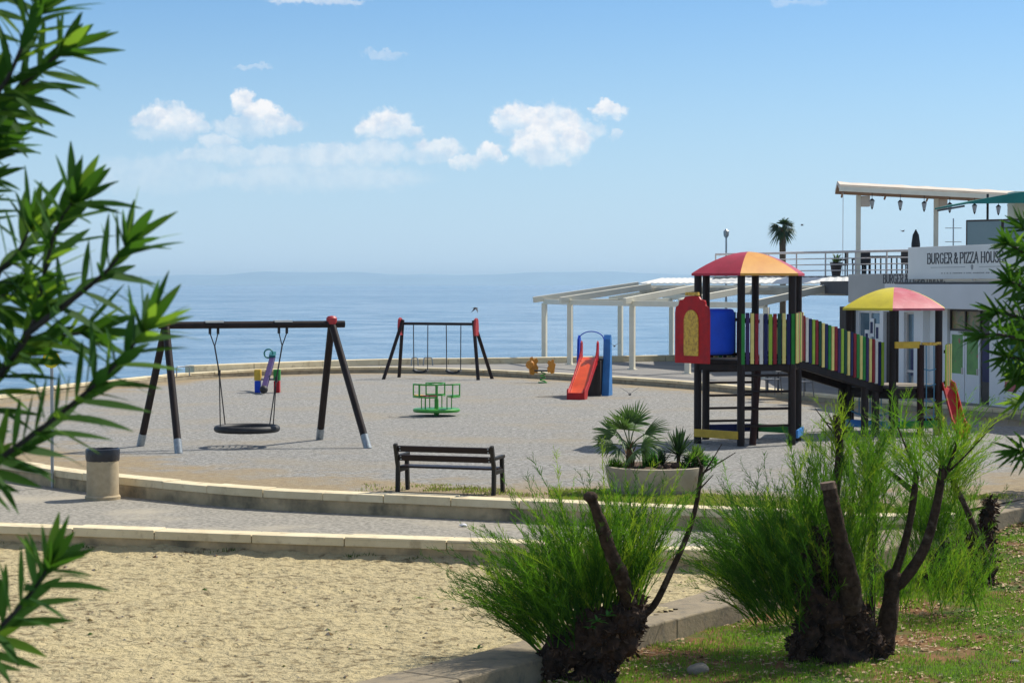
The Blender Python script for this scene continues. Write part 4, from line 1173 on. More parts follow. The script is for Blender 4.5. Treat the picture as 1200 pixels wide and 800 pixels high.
def pickets(a, b, za, zb, h, w=.075, gap=.028, start=0, name='picket_railing', off=.07, extra=0.0, thick=.03):
    """upright coloured boards from a to b, bottom heights za..zb"""
    d = V((b.x - a.x, b.y - a.y, 0)); L = d.length; d.normalize(); nrm = V((d.y, -d.x, 0)); rz = math.atan2(d.y, d.x)
    n_ = max(2, int((L + 2 * extra + gap) / (w + gap))); q = MB(); step = (L + 2 * extra) / n_
    for i in range(n_):
        s = -extra + (i + .5) * step; t = s / L; z = lerp(za, zb, min(max(t, 0), 1)) + rnd.uniform(-.012, .012)
        p = a + d * s + nrm * off
        q.box((p.x, p.y, z + h / 2), (w, thick, h), rz=rz, m=PKI[PK[(i + start) % len(PK)]])
    o = part(ct, name, q, PKM, smooth=0)
    r_ = MB()
    for zz in (.14, h - .16):
        r_.beam(a + V((0, 0, za + zz)) + nrm * (off - .032), b + V((0, 0, zb + zz)) + nrm * (off - .032), .035, .07)
    part(o, 'railing_bar', r_, M['post'], smooth=0)
    return o
rnd = random.Random(11)
pickets(H1[0], H1[1], Z1 - .08, Z1 - .08, 1.06, start=0, extra=.04)
pickets(H1[1], H1[2], Z1 - .06, Z1 - .06, 1.06, start=9, w=.085, gap=.016, off=.1, extra=.1)
pickets(H1[3], H1[4], Z1 - .08, Z1 - .08, 1.06, start=4, extra=0)
# bridge
bd_ = (T2 - T1); bd_.z = 0; BL = bd_.length; bd_.normalize(); bn = V((bd_.y, -bd_.x, 0))
ap = HR * math.cos(RAD(30))
bs, be = T1 + bd_ * (ap - .02), T2 - bd_ * (ap - .05)
for s in (-1, 1):
    a, b = bs + bn * s * .47, be + bn * s * .47
    q = MB(); q.beam(a + V((0, 0, Z1 - .10)), b + V((0, 0, Z2 - .02)), .11, .20); part(ct, 'bridge_beam', q, M['post'], smooth=0, bevel=.02)
    o = pickets(a if s > 0 else b, b if s > 0 else a, Z1 - .02 if s > 0 else Z2 + .05, Z2 + .05 if s > 0 else Z1 - .02, .97, start=2 if s > 0 else 7, w=.08, gap=.02 if s > 0 else .05, off=.075, name='bridge_railing')
q = MB(); nb = 17
for i in range(nb):
    t = (i + .5) / nb; p = lerp(bs, be, t); q.box((p.x, p.y, lerp(Z1, Z2, t) + .02), (.15, .92, .04), rz=math.atan2(bd_.y, bd_.x))
part(ct, 'bridge_deck', q, M['post'], smooth=0)
for s in (-1, 1):                      # extra legs under the lower end of the bridge
    for t in (.80, .93) if s > 0 else (.9,):
        p = lerp(bs, be, t) + bn * s * .47; q = MB(); q.cyl((p.x, p.y, -.05), (p.x, p.y, lerp(Z1, Z2, t) - .12), .085, n=12); part(ct, 'bridge_post', q, M['post'])
# the crawl tube with the red arched end board
fd = V((math.cos(RAD(PHI1 - 36)), math.sin(RAD(PHI1 - 36)), 0)); fs = V((-fd.y, fd.x, 0))
t0 = T1 + fd * (ap - .08); t1 = T1 + fd * (ap + .66)
q = MB(); nR = .485; zc = Z1 + .60
ring = [(math.cos(2 * math.pi * k / 24), math.sin(2 * math.pi * k / 24)) for k in range(24)]
def sup(a): return math.copysign(abs(a) ** .22, a)
for base in (t0, t1):
    for rr_ in (nR, nR - .03):
        for (a, b) in ring: q.v.append(base + fs * sup(a) * rr_ + V((0, 0, zc + sup(b) * rr_)))
for k in range(24):
    k2 = (k + 1) % 24
    q.f += [(k, k2, 48 + k2, 48 + k), (24 + k, 72 + k, 72 + k2, 24 + k2), (k, 24 + k, 24 + k2, k2), (48 + k, 48 + k2, 72 + k2, 72 + k)]; q.m += [0] * 4
part(ct, 'crawl_tube', q, M['blue'], smooth=40)
bdp = [(-.5, -.66), (.5, -.66), (.5, .38), (.48, .52), (.40, .56), (.37, .66), (.25, .68), (.2, .74), (0, .76), (-.2, .74), (-.25, .68), (-.37, .66), (-.40, .56), (-.48, .52), (-.5, .38)]
q = MB(); q.prism(bdp, t1 + V((0, 0, zc)), fs, (0, 0, 1), fd * .06); rb = part(ct, 'end_board', q, M['red'], smooth=0, bevel=.012)
arch = [(-.2, -.5), (.2, -.5), (.21, -.42), (.21, .22)] + [(.21 * math.cos(RAD(a)), .22 + .24 * math.sin(RAD(a))) for a in range(15, 180, 15)] + [(-.21, .22), (-.21, -.42)]
q = MB(); q.prism(arch, t1 + fd * .061 + V((0, 0, zc)), fs, (0, 0, 1), fd * .02); part(rb, 'arched_panel', q, M['osb'], smooth=0)
q = MB(); q.prism([(-.2, 0), (.2, 0), (.18, .07), (-.18, .07)], t1 + fd * .01 + V((0, 0, zc + .762)), fs, (0, 0, 1), fd * .05); part(rb, 'top_trim', q, M['osb'], smooth=0)
# rungs between posts, sand border boards, leaning pole
def rungs(a, b, zs, r=.028):
    for z in zs:
        q = MB(); q.tube([(a.x, a.y, z), (b.x, b.y, z)], r, 8); part(ct, 'rung', q, M['post'])
rungs(H1[0], H1[1], (.42, .78, 1.14, 1.48)); rungs(H1[3], H1[4], (.40, .68, .96, 1.24, 1.5))
for i, m_ in ((5, 'yellow'), (3, 'navy'), (2, 'green'), (1, 'skyblue')):
    a, b = H1[i], H1[(i + 1) % 6]; nrm = ((a + b) / 2 - T1).normalized(); q = MB()
    q.beam(a + nrm * .11 + V((0, 0, .23)), b + nrm * .11 + V((0, 0, .23)), .05, .17); part(ct, 'border_board', q, M[m_], smooth=0, bevel=.01, label=m_ + ' board near the ground')
q = MB(); q.beam(H1[4] + V((-.06, .05, .2)), H1[4] + V((-.05, .05, .95)), .06, .04); part(ct, 'upright_board', q, M['yellow'], smooth=0)
m0 = (H1[0] + H1[1]) / 2; q = MB(); q.tube([V((m0.x - .28, m0.y + .1, 0)), V((m0.x - .16, m0.y + .15, Z1))], .075, 10); part(ct, 'leaning_post', q, M['postred'])
# lower tower: beams, rope net, side panel, slide
a, b = H2[0], H2[1]; d = (b - a).normalized(); nrm = V((d.y, -d.x, 0)); zt = Z2 + .98
q = MB(); q.beam(a + nrm * .1 + V((0, 0, zt)), lerp(a, b, .55) + nrm * .1 + V((0, 0, zt)), .06, .15); part(ct, 'cross_board', q, M['yellow'], smooth=0, bevel=.01)
q = MB(); q.beam(lerp(a, b, .58) + nrm * .1 + V((0, 0, zt + .02)), b + nrm * .1 + V((0, 0, zt + .02)), .05, .07); part(ct, 'cross_board', q, M['osb'], smooth=0, bevel=.01)
mid = lerp(a, b, .57) + nrm * .08
q = MB(); q.cyl((mid.x, mid.y, -.05), (mid.x, mid.y, zt), .08, n=12); part(ct, 'ladder_post', q, M['postred'])
e = lerp(a, b, .97) + nrm * .08
q = MB(); q.cyl((e.x, e.y, -.05), (e.x, e.y, zt), .08, n=12); part(ct, 'ladder_post', q, M['postred'])
q = MB()
for k in (.3, .72):
    p = lerp(mid, e, k); q.tube([(p.x, p.y, .1), (p.x + .01, p.y, 1.0), (p.x, p.y, zt)], .014, 6)
for z in (.42, .78, 1.14, 1.48): q.tube([(mid.x, mid.y, z + .03), ((mid.x + e.x) / 2, (mid.y + e.y) / 2, z - .02), (e.x, e.y, z + .03)], .014, 6)
part(ct, 'climbing_net', q, M['ropeblue'])
for z in (.35, .62, .88):
    q = MB(); q.beam((mid.x, mid.y + .1, z), (e.x, e.y + .1, z), .1, .05); part(ct, 'rung', q, M['post'], smooth=0)
q = MB(); q.prism([(p.x, p.y) for p in hexpts(T2, HR * .86, PHI2)], (0, 0, Z2 + .002), (1, 0, 0), (0, 1, 0), (0, 0, .04)); part(ct, 'deck_boards', q, M['stone'], smooth=0)
pickets(H2[1] + V((.04, -.06, 0)), H2[2] + V((.16, -.05, 0)), Z2 - .02, Z2 - .02, 1.0, start=6, w=.09, gap=.014, off=.11, extra=.04)
a, b = H2[5], H2[0]
q = MB()
for z, sg_ in ((.95, .10), (.55, .14)):
    q.tube([lerp(a, b, t) + V((0, 0, z - sg_ * math.sin(math.pi * t))) for t in [i / 10 for i in range(11)]], .02, 6)
for t in (.25, .5, .75): q.tube([lerp(a, b, t) + V((0, 0, .95 - .1 * math.sin(math.pi * t))), lerp(a, b, t) + V((0, 0, .55 - .14 * math.sin(math.pi * t)))], .014, 6)
part(ct, 'rope_step', q, M['ropeblue'])
for i, m_ in ((5, 'skyblue'), (0, 'green'), (1, 'yellow')):
    a, b = H2[i], H2[(i + 1) % 6]; nrm = ((a + b) / 2 - T2).normalized(); q = MB()
    q.beam(a + nrm * .11 + V((0, 0, .25)), b + nrm * .11 + V((0, 0, .25)), .05, .17); part(ct, 'border_board', q, M[m_], smooth=0, bevel=.01, label=m_ + ' board near the ground')
# red slide leaving the lower tower on the right
sd = V((.10, -.995, 0)); ss = V((-sd.y, sd.x, 0))
s0 = H2[1] + V((.17, .1, 0)); q = MB()
path_ = [s0 + V((0, 0, Z2 + .02)), s0 + sd * .3 + V((0, 0, Z2 - .03)), s0 + sd * 1.0 + V((0, 0, .26)), s0 + sd * 1.2 + V((0, 0, .16)), s0 + sd * 1.4 + V((0, 0, .14))]
for p in path_:
    for (w_, h_) in ((-.15, .16), (-.13, .16), (-.12, .02), (.12, .02), (.13, .16), (.15, .16), (.13, -.03), (-.13, -.03)): q.v.append(p + ss * w_ + V((0, 0, h_)))
for i in range(len(path_) - 1):
    for k in range(8): q.f.append((i * 8 + k, i * 8 + (k + 1) % 8, i * 8 + 8 + (k + 1) % 8, i * 8 + 8 + k)); q.m.append(0)
q.f += [tuple(range(8)), tuple(8 * (len(path_) - 1) + k for k in range(8))[::-1]]; q.m += [0, 0]
q.box(s0 + sd * 1.25 + V((0, 0, .05)), (.22, .25, .14)); part(ct, 'slide', q, M['red'], smooth=30)

# ------------------------------------------------------------------ nest swing
B1, B2 = V((-7.17, 42.4, 2.55)), V((-3.84, 43.6, 2.55)); bu = (B2 - B1).normalized()
ns = thing('nest_swing', 'large dark timber-pole swing with a round black nest seat and red caps', 'swing', ((B1.x + B2.x) / 2, (B1.y + B2.y) / 2, 0))
q = MB(); q.cyl(B1 - bu * .15, B2 + bu * .28, .075, n=16); part(ns, 'crossbar', q, M['post'])
for top, feet in ((B1, (at(209.5, 531), at(164.5, 522.5))), (B2, (at(374.5, 515), at(431, 525)))):
    for ft in feet:
        tp = lerp(top, ft, .03) + V((0, 0, .03)); d = (ft - tp)
        q = MB(); q.cyl(tp, tp + d * .90, .078, n=14); lg = part(ns, 'leg', q, M['post'])
        q = MB(); q.cyl(tp + d * .895, tp + d * 1.01, .084, n=14); part(lg, 'metal_shoe', q, M['steelfoot'])
    q = MB(); q.lathe(top + V((0, 0, .06)), [(.10, -.06), (.115, .0), (.115, .07), (.08, .11), (.0, .12)], 16); part(ns, 'cap', q, M['redend'])
SC_ = at(289, 527.0); seat = V((ad(289.5, 502, 42.8).x, 42.8, ad(289.5, 502, 42.8).z)); RS = .62
q = MB(); q.torus(seat, RS, .072, 40, 12); so = part(ns, 'nest_seat', q, M['black'], smooth=True)
q = MB()
for i in range(-4, 5):
    o_ = i * .13; hw = math.sqrt(max(RS * RS - o_ * o_, 0))
    q.tube([seat + V((o_, -hw, 0)), seat + V((o_, 0, -.07)), seat + V((o_, hw, 0))], .012, 5)
    q.tube([seat + V((-hw, o_, 0)), seat + V((0, o_, -.07)), seat + V((hw, o_, 0))], .012, 5)
part(so, 'net', q, M['rope'])
for t, sgn in ((.285, -1), (.70, 1)):
    hp_ = lerp(B1, B2, t)
    q = MB(); q.box(hp_ + V((0, 0, .068)), (.38, .165, .04), rz=math.atan2(bu.y, bu.x)); pl_ = part(ns, 'bearing_plate', q, M['white'], smooth=0)
    a, b = hp_ - bu * .085 - V((0, 0, .07)), hp_ + bu * .085 - V((0, 0, .07))
    j = V((lerp(hp_.x, seat.x, .02), lerp(hp_.y, seat.y, .05), 2.10)); j2 = V((lerp(hp_.x, seat.x + sgn * RS * .72, .45), lerp(hp_.y, seat.y, .5), 1.55 if sgn < 0 else 1.4))
    q = MB(); q.cyl(a, a - V((0, 0, .12)), .03, n=8); q.cyl(b, b - V((0, 0, .12)), .03, n=8); part(pl_, 'hanger', q, M['black'])
    q = MB(); q.tube([a - V((0, 0, .1)), j], .012, 6); q.tube([b - V((0, 0, .1)), j], .012, 6); q.tube([j, j2], .016, 6)
    q.cyl(j2 + V((0, 0, .06)), j2 - V((0, 0, .06)), .03, n=8)
    for sy in (-1, 1):
        an_ = RAD(35); e = seat + V((sgn * RS * math.cos(an_), sy * RS * math.sin(an_), .05)); q.tube([j2, e], .013, 6)
    part(ns, 'rope', q, M['rope'])

# ------------------------------------------------------------------ far two-seat swing
ts = thing('two_seat_swing', 'smaller distant swing frame with two flat seats and red end plates by the far wall', 'swing', (-2.6, 73.3, 0))
C1, C2 = V((ad(472, 380, 74).x, 74.0, 1.98)), V((ad(555, 380, 73).x, 73.0, 1.98)); cu = (C2 - C1).normalized()
q = MB(); q.cyl(C1, C2, .05, n=12); part(ts, 'crossbar', q, M['post'])
for top, feet, sg_ in ((C1, ((449, 73.2), (467.5, 74.8)), -1), (C2, ((560.5, 72.6), (577, 73.6)), 1)):
    for px, Y in feet:
        f_ = V((ad(px, 400, Y).x, Y, -.03)); q = MB(); q.cyl(top + V((0, 0, .12)), f_, .065, n=12); part(ts, 'leg', q, M['post'])
    q = MB(); nx_ = cu * sg_
    q.prism([(-.14, -.42), (.14, -.42), (.17, -.1), (.12, .16), (0, .22), (-.12, .16), (-.17, -.1)], top + nx_ * .06, V((-cu.y, cu.x, 0)), (0, 0, 1), nx_ * .08)
    part(ts, 'end_plate', q, M['redend'], smooth=0, bevel=.01)
for tt in (.255, .72):
    s0_ = lerp(C1, C2, tt); q = MB(); w_ = .27
    cpts = [s0_ + cu * a + V((0, 0, z)) for a, z in ((-w_, -1.66), (-w_ * .6, -1.73), (0, -1.75), (w_ * .6, -1.73), (w_, -1.66))]
    for k in range(4): q.beam(cpts[k], cpts[k + 1] + (cpts[k + 1] - cpts[k]) * .05, .2, .075)
    st_ = part(ts, 'seat', q, M['black'], smooth=0)
    for s in (-1, 1):
        q = MB(); q.tube([s0_ + cu * s * w_ * 1.05, s0_ + cu * s * w_ + V((0, 0, -1.66))], .019, 6); part(st_, 'chain', q, M['rope'])
# bicycle-stand hoops on the promenade behind the swing
for i, (px0, px1) in enumerate(((482, 490), (496, 507))):
    a, b = at(px0, 436, .2), at(px1, 436, .2)
    a.y = b.y = 80.6; a.x = (px0 - 600) / F * 80.6; b.x = (px1 - 600) / F * 80.6
    q = MB(); q.tube([a, a + V((.02, 0, .26)), a + V((.06, 0, .31)), b + V((-.06, 0, .31)), b + V((-.02, 0, .26)), b], .026, 8)
    single('metal_hoop', ('left' if i == 0 else 'right') + ' of two low dark metal hoops standing on the promenade behind the far swing', 'hoop', q, M['galv'], a, group='metal hoops on the promenade')

# ------------------------------------------------------------------ merry-go-round
mc = at(511.5, 487); mg = thing('merry_go_round', 'small bright green playground merry-go-round with tubular rails', 'merry-go-round', mc)
q = MB(); q.lathe(mc, [(.0, .10), (.58, .10), (.61, .13), (.61, .17), (.58, .19), (.0, .195)], 40); part(mg, 'disc', q, M['merry'], smooth=30)
q = MB(); q.cyl(mc, mc + V((0, 0, .1)), .07, n=12); q.cyl(mc + V((0, 0, .19)), mc + V((0, 0, .44)), .055, n=14); q.cyl(mc + V((0, 0, .44)), mc + V((0, 0, .80)), .032, n=12); part(mg, 'hub', q, M['merry'])
for i, (ang, extra) in enumerate(((200, 'merry'), (250, 'maroon'), (-20, 'merry'), (95, 'merry'))):
    a0, a1 = RAD(ang - 24), RAD(ang + 24); r0 = .60
    p0 = mc + V((r0 * math.cos(a0), r0 * math.sin(a0), 0)); p1 = mc + V((r0 * math.cos(a1), r0 * math.sin(a1), 0)); pm_ = mc + V((.62 * math.cos(RAD(ang)), .62 * math.sin(RAD(ang)), 0))
    q = MB()
    for z in (.50, .82): q.tube([p0 + V((0, 0, z)), pm_ + V((0, 0, z)), p1 + V((0, 0, z))], .018, 8)
    for p in (p0, p1): q.tube([p + V((0, 0, .48)), p + V((0, 0, .835))], .018, 8)
    for p in (p0, p1):
        q.tube([p + V((0, 0, .82)), mc + V((0, 0, .79))], .014, 6)
        inn_ = lerp(p, mc, .35); q.tube([inn_ + V((0, 0, .19)), inn_ + V((0, 0, .50)), p + V((0, 0, .5))], .016, 6)
    part(mg, 'hand_rail', q, M['merry'])
    q = MB(); sr = [mc + V((rr_ * math.cos(t_), rr_ * math.sin(t_), .52)) for rr_, t_ in ((.6, a0), (.6, a1), (.38, a1), (.38, a0))]
    q.add(sr + [p + V((0, 0, .025)) for p in sr], [(0, 1, 2, 3), (4, 7, 6, 5), (0, 4, 5, 1), (1, 5, 6, 2), (2, 6, 7, 3), (3, 7, 4, 0)]); part(mg, 'seat', q, M['yellow' if i == 0 else ('maroon' if i == 1 else 'merry')], smooth=0)

# ------------------------------------------------------------------ toddler slide
f0 = at(674.5, 468.2); tp_ = V((ad(693, 400, 62.6).x, 62.6, 0)); dd = (tp_ - f0); dd.z = 0; LL = dd.length; dd.normalize(); sx = V((dd.y, -dd.x, 0))
sl = thing('toddler_slide', 'small orange-red slide with tall blue side panels and dark steps', 'slide', (tp_.x, tp_.y, 0))
def sp(a, s, z): return f0 + dd * a + sx * s + V((0, 0, z))
prof = [(0, .12), (.25, .15), (.6, .38), (LL - .55, 1.06), (LL - .2, 1.16)]
q = MB()
for a, z in prof:
    for s, h in ((-.22, .02), (.22, .02), (.22, -.03), (-.22, -.03)): q.v.append(sp(a, s, z + h))
for i in range(len(prof) - 1):
    for k in range(4): q.f.append((i * 4 + k, i * 4 + (k + 1) % 4, i * 4 + 4 + (k + 1) % 4, i * 4 + 4 + k)); q.m.append(0)
q.f += [(0, 1, 2, 3), tuple((len(prof) - 1) * 4 + k for k in (3, 2, 1, 0))]; q.m += [0, 0]
part(sl, 'chute', q, M['orange'], smooth=30)
for s in (-1, 1):
    q = MB(); poly = [(0, 0), (.42, 0), (.52, .22), (LL - .55, .92), (LL - .15, 1.02), (LL - .15, 1.62), (LL - .25, 1.68), (LL - .36, 1.62), (LL - .42, 1.38), (LL - .62, 1.16), (.6, .48), (.2, .30), (.05, .32), (0, .26)]
    q.prism(poly, f0 + sx * (s * .25 - .02), dd, (0, 0, 1), sx * .04); part(sl, 'side_rail', q, M['red'], smooth=0, bevel=.008)
q = MB(); q.box(sp(.0, 0, .10), (.46, .05, .20), rz=math.atan2(sx.y, sx.x)); part(sl, 'front_board', q, M['red'], smooth=0)
# tall blue panels flanking the steps
q = MB(); poly = [(0, 0), (.62, 0), (.52, 1.05), (.50, 1.72), (.40, 1.86), (.28, 1.72), (.22, 1.05)]
q.prism(poly, tp_ + sx * .36 - dd * .2, dd, (0, 0, 1), sx * .22); part(sl, 'side_panel', q, M['skyblue'], smooth=0, bevel=.01, label='light blue right panel')
q = MB(); q.prism([(.1, .0), (.2, 0), (.24, .75), (.5, .75), (.50, 1.72), (.40, 1.84), (.24, 1.72), (.16, 1.05)], tp_ - sx * .45 - dd * .2, dd, (0, 0, 1), sx * .07); part(sl, 'side_panel', q, M['blue'], smooth=0, bevel=.01, label='dark blue left panel')
q = MB(); q.box(tp_ + dd * .1 + V((0, 0, 1.10)), (.76, .5, .06), rz=math.atan2(sx.y, sx.x)); part(sl, 'platform', q, M['black'], smooth=0)
for k in range(4):
    q = MB(); q.box(tp_ + dd * (.75 - .12 * k) + V((0, 0, .2 + .24 * k)), (.76, .2, .05), rz=math.atan2(sx.y, sx.x)); part(sl, 'step', q, M['black'], smooth=0)
q = MB(); q.box(tp_ + sx * .30 - dd * .12 + V((0, 0, .56)), (.1, .5, 1.05), rz=math.atan2(sx.y, sx.x)); q.box(tp_ - dd * .3 + V((0, 0, .53)), (.7, .05, 1.06), rz=math.atan2(sx.y, sx.x)); part(sl, 'inner_panel', q, M['darkwall'], smooth=0)
q = MB(); q.tube([tp_ - dd * .0 + sx * .40 * math.cos(t_) + V((0, 0, 1.68 + .28 * math.sin(t_))) for t_ in [math.pi * i / 12 for i in range(13)]], .016, 8); part(sl, 'hoop_rail', q, M['blue'])

# ------------------------------------------------------------------ spring rider
sc_ = at(636, 448.5); sr_ = thing('spring_rider', 'small orange animal spring rider on a green spring near the far wall', 'spring rider', sc_)
q = MB(); q.tube([sc_ + V((.09 * math.cos(t_), .09 * math.sin(t_), .04 + .022 * t_)) for t_ in [i * .45 for i in range(34)]], .022, 6); part(sr_, 'spring', q, M['merry'])
q = MB(); q.lathe(sc_, [(.16, -.01), (.16, .03), (.0, .035)], 14); part(sr_, 'base', q, M['merry'])
q = MB(); q.box(sc_ + V((0.02, 0, .42)), (.62, .24, .05)); part(sr_, 'seat', q, M['black'], smooth=0)
beast = [(-.16, -.22), (-.02, -.26), (.05, -.18), (.16, -.2), (.2, .0), (.12, .12), (.2, .22), (.12, .34), (0, .28), (-.06, .38), (-.16, .34), (-.14, .22), (-.24, .16), (-.2, .02)]
for s, nm in ((-1, 'left'), (1, 'right')):
    q = MB(); q.prism(beast if s < 0 else [(-a * .8, b * .8) for a, b in beast], sc_ + V((s * .30, -.14 * s, .52)), V((.8, .6, 0)), (0, 0, 1), V((-.6, .8, 0)) * .05); part(sr_, 'animal_panel', q, M['springyel'], smooth=0, bevel=.01)
q = MB(); q.ball(sc_ + V((-.44, .1, .62)), (.15, .08, .15), 8); part(sr_, 'head', q, M['springyel'], smooth=True)

# ------------------------------------------------------------------ seesaw seen end-on
e0 = V((ad(309, 400, 63.2).x, 63.2, .16)); e1 = V((ad(320, 400, 65.9).x, 65.9, 1.10)); ed = (e1 - e0).normalized(); pv = lerp(e0, e1, .38); sx_ = V((ed.y, -ed.x, 0)).normalized()
se = thing('seesaw', 'tilted purple-grey seesaw beam with coloured side boards seen end-on behind the nest swing', 'seesaw', (pv.x, pv.y, 0))
q = MB(); q.beam(e0, e1, .17, .14); part(se, 'beam', q, M['violet'], smooth=0, bevel=.02)
q = MB(); q.ball(e0 + ed * -.02, .13, 8); part(se, 'end_buffer', q, M['black'], smooth=True)
q = MB(); q.torus(e1 - ed * .25 + V((0, 0, .16)) - sx_ * .12, .14, .025, 18, 8, mat=Matrix.Rotation(RAD(90), 3, 'X')); part(se, 'handle', q, mk('teal_handle', (.02, .2, .18), rough=.4), smooth=True)
q = MB(); q.beam(e1 - ed * .35 + V((0, 0, .1)), e1 + V((0, 0, .1)), .2, .08); part(se, 'seat', q, mk('teal_seat', (.02, .16, .17), rough=.4), smooth=0)
for s, mt, mb_, in ((-1, 'yellow', 'blue'), (1, 'green', 'red')):
    c = pv + sx_ * s * .30; c.z = 0
    q = MB(); q.box(c + V((0, 0, .56)), (.20, .3, .34), rz=math.atan2(sx_.y, sx_.x)); b_ = part(se, 'side_board', q, M[mt], smooth=0, bevel=.01, label=mt + ' over ' + mb_ + ' side board')
    q = MB(); q.box(c + V((0, 0, .19)), (.18, .3, .37), rz=math.atan2(sx_.y, sx_.x)); part(b_, 'lower_board', q, M[mb_], smooth=0, bevel=.01)
q = MB(); q.cyl(pv - sx_ * .3 + V((0, 0, -.1)), pv + sx_ * .3 + V((0, 0, -.1)), .03, n=8); part(se, 'axle', q, M['galv'])

# ------------------------------------------------------------------ bench
b0 = at(466, 576.3); b1 = at(578.5, 580.3); bu_ = (b1 - b0); BLn = bu_.length; bu_.normalize(); brz = math.atan2(bu_.y, bu_.x)
bn_ = thing('park_bench', 'dark brown slatted park bench seen from behind on the gravel', 'bench', (b0 + b1) / 2, brz)
hl = BLn / 2
for s in (-1, 1):
    x = s * hl; q = MB()
    q.beam((x, 0, 0), (x, .02, .42), .06, .085); q.beam((x, .02, .41), (x, -.10, .80), .06, .075)
    q.beam((x, .44, 0), (x, .40, .58), .06, .075)
    q.beam((x, -.02, .585), (x, .47, .60), .07, .05); q.beam((x, 0, .36), (x, .42, .37), .055, .07)
    part(bn_, 'end_frame', q, M['benchleg'], smooth=0, bevel=.008, local=True)
for z, y in ((.72, -.055), (.57, -.01)):
    q = MB(); q.box((0, y, z), (2 * hl - .02, .035, .10), mat=Matrix.Rotation(RAD(17), 3, 'X')); o = part(bn_, 'back_slat', q, M['bench'], smooth=0, bevel=.006, local=True)
    bo = MB()
    for s in (-1, 1):
        for dz in (-.025, .025): bo.box((s * (hl - .07), y - .02 - dz * .3, z + dz), (.022, .012, .018))
    part(o, 'bolt_plates', bo, M['galv'], smooth=0, local=True)
for y in (.10, .22, .34):
    q = MB(); q.box((0, y, .415), (2 * hl + .02, .105, .035)); part(bn_, 'seat_slat', q, M['bench'], smooth=0, bevel=.006, local=True)

# ------------------------------------------------------------------ litter bin, sign post, paper
bc = at(120.5, 584.5, -.3)
lb = thing('litter_bin', 'round beige concrete litter bin lined with a black bag by the low wall', 'litter bin', bc)
q = MB(); q.lathe(bc, [(.275, .07), (.272, .70), (.25, .72), (.2, .70)], 36); part(lb, 'body', q, M['bin'], smooth=30)
q = MB(); q.lathe(bc, [(.0, 0), (.30, 0), (.305, .05), (.285, .075), (.0, .078)], 36); part(lb, 'base_ring', q, M['bin'], smooth=30)
q = MB(); rr = random.Random(4); nb_ = 40
profb = [(.276, .66), (.288, .70), (.292, .82), (.284, .865), (.255, .875), (.235, .84), (.22, .72), (.0, .66)]
for (r_, z_) in profb:
    for k in range(nb_):
        a_ = 2 * math.pi * k / nb_; w1 = noise.noise(V((math.cos(a_) * 3, math.sin(a_) * 3, z_ * 9))) * .02
        q.v.append(bc + V(((r_ + w1 * (r_ > .2)) * math.cos(a_), (r_ + w1 * (r_ > .2)) * math.sin(a_), z_ + w1 * .6)))
for i in range(len(profb) - 1):
    for k in range(nb_): q.f.append((i * nb_ + k, i * nb_ + (k + 1) % nb_, (i + 1) * nb_ + (k + 1) % nb_, (i + 1) * nb_ + k)); q.m.append(0)
part(lb, 'bag', q, M['bag'], smooth=50)
sp0 = at(61.5, 571.5, -.3); spz = ad(61.5, 421, sp0.y).z
so_ = thing('sign_post', 'thin grey sign post with a small yellow and green sign behind the oleander leaves', 'sign', sp0)
q = MB(); q.cyl(sp0, V((sp0.x, sp0.y, spz + .12)), .03, n=10); part(so_, 'pole', q, M['galv'])
q = MB(); q.prism([(math.cos(RAD(a)) * .16, math.sin(RAD(a)) * .16) for a in range(0, 360, 30)], (sp0.x, sp0.y - .035, spz), (1, 0, 0), (0, 0, 1), (0, -.012, 0)); pnl = part(so_, 'sign_panel', q, M['signyel'], smooth=0)
q = MB(); q.torus((sp0.x, sp0.y - .05, spz), .085, .018, 20, 6, mat=Matrix.Rotation(RAD(90), 3, 'X')); part(pnl, 'green_ring', q, M['green'], smooth=True)
pp = at(543, 616.5, -.295); q = MB(); q.ball(pp + V((0, 0, .02)), (.07, .05, .025), 6); q.v = [w + V((0, 0, .015 * noise.noise(w * 40))) for w in q.v]
single('paper_scrap', 'small crumpled white paper scrap lying on the grey path', 'litter', q, M['paper'], pp, smooth=0)

# ------------------------------------------------------------------ planter and its plants
pc = at(768, 583, 0); pc.y = 33.6; pc.x = (768 - 600) / F * 33.6
pln = thing('round_planter', 'low round stained concrete planter bowl holding palms and succulents', 'planter', pc)
q = MB(); q.lathe(pc, [(.0, 0), (.70, 0), (.76, .08), (.815, .34), (.82, .42), (.79, .43), (.76, .42), (.75, .36), (.0, .355)], 56); part(pln, 'bowl', q, M['planter'], smooth=40)
q = MB(); o = 0
for i in range(13):
    for k in range(40):
        a_ = 2 * math.pi * k / 40; r_ = .75 * i / 12; p = V((r_ * math.cos(a_), r_ * math.sin(a_), 0))
        q.v.append(pc + p + V((0, 0, .40 + .05 * noise.noise(p * 5) + .03 * noise.noise(p * 14))))
for i in range(12):
    for k in range(40): q.f.append((i * 40 + k, i * 40 + (k + 1) % 40, i * 40 + 40 + (k + 1) % 40, i * 40 + 40 + k)); q.m.append(0)
part(pln, 'soil', q, M['soil'], smooth=True, recalc=False)
def pp_(px, py, dy=0.0):           # a point on the planter soil
    return V((pc.x + (px - 768) / F * 33.6, pc.y + dy, .40))
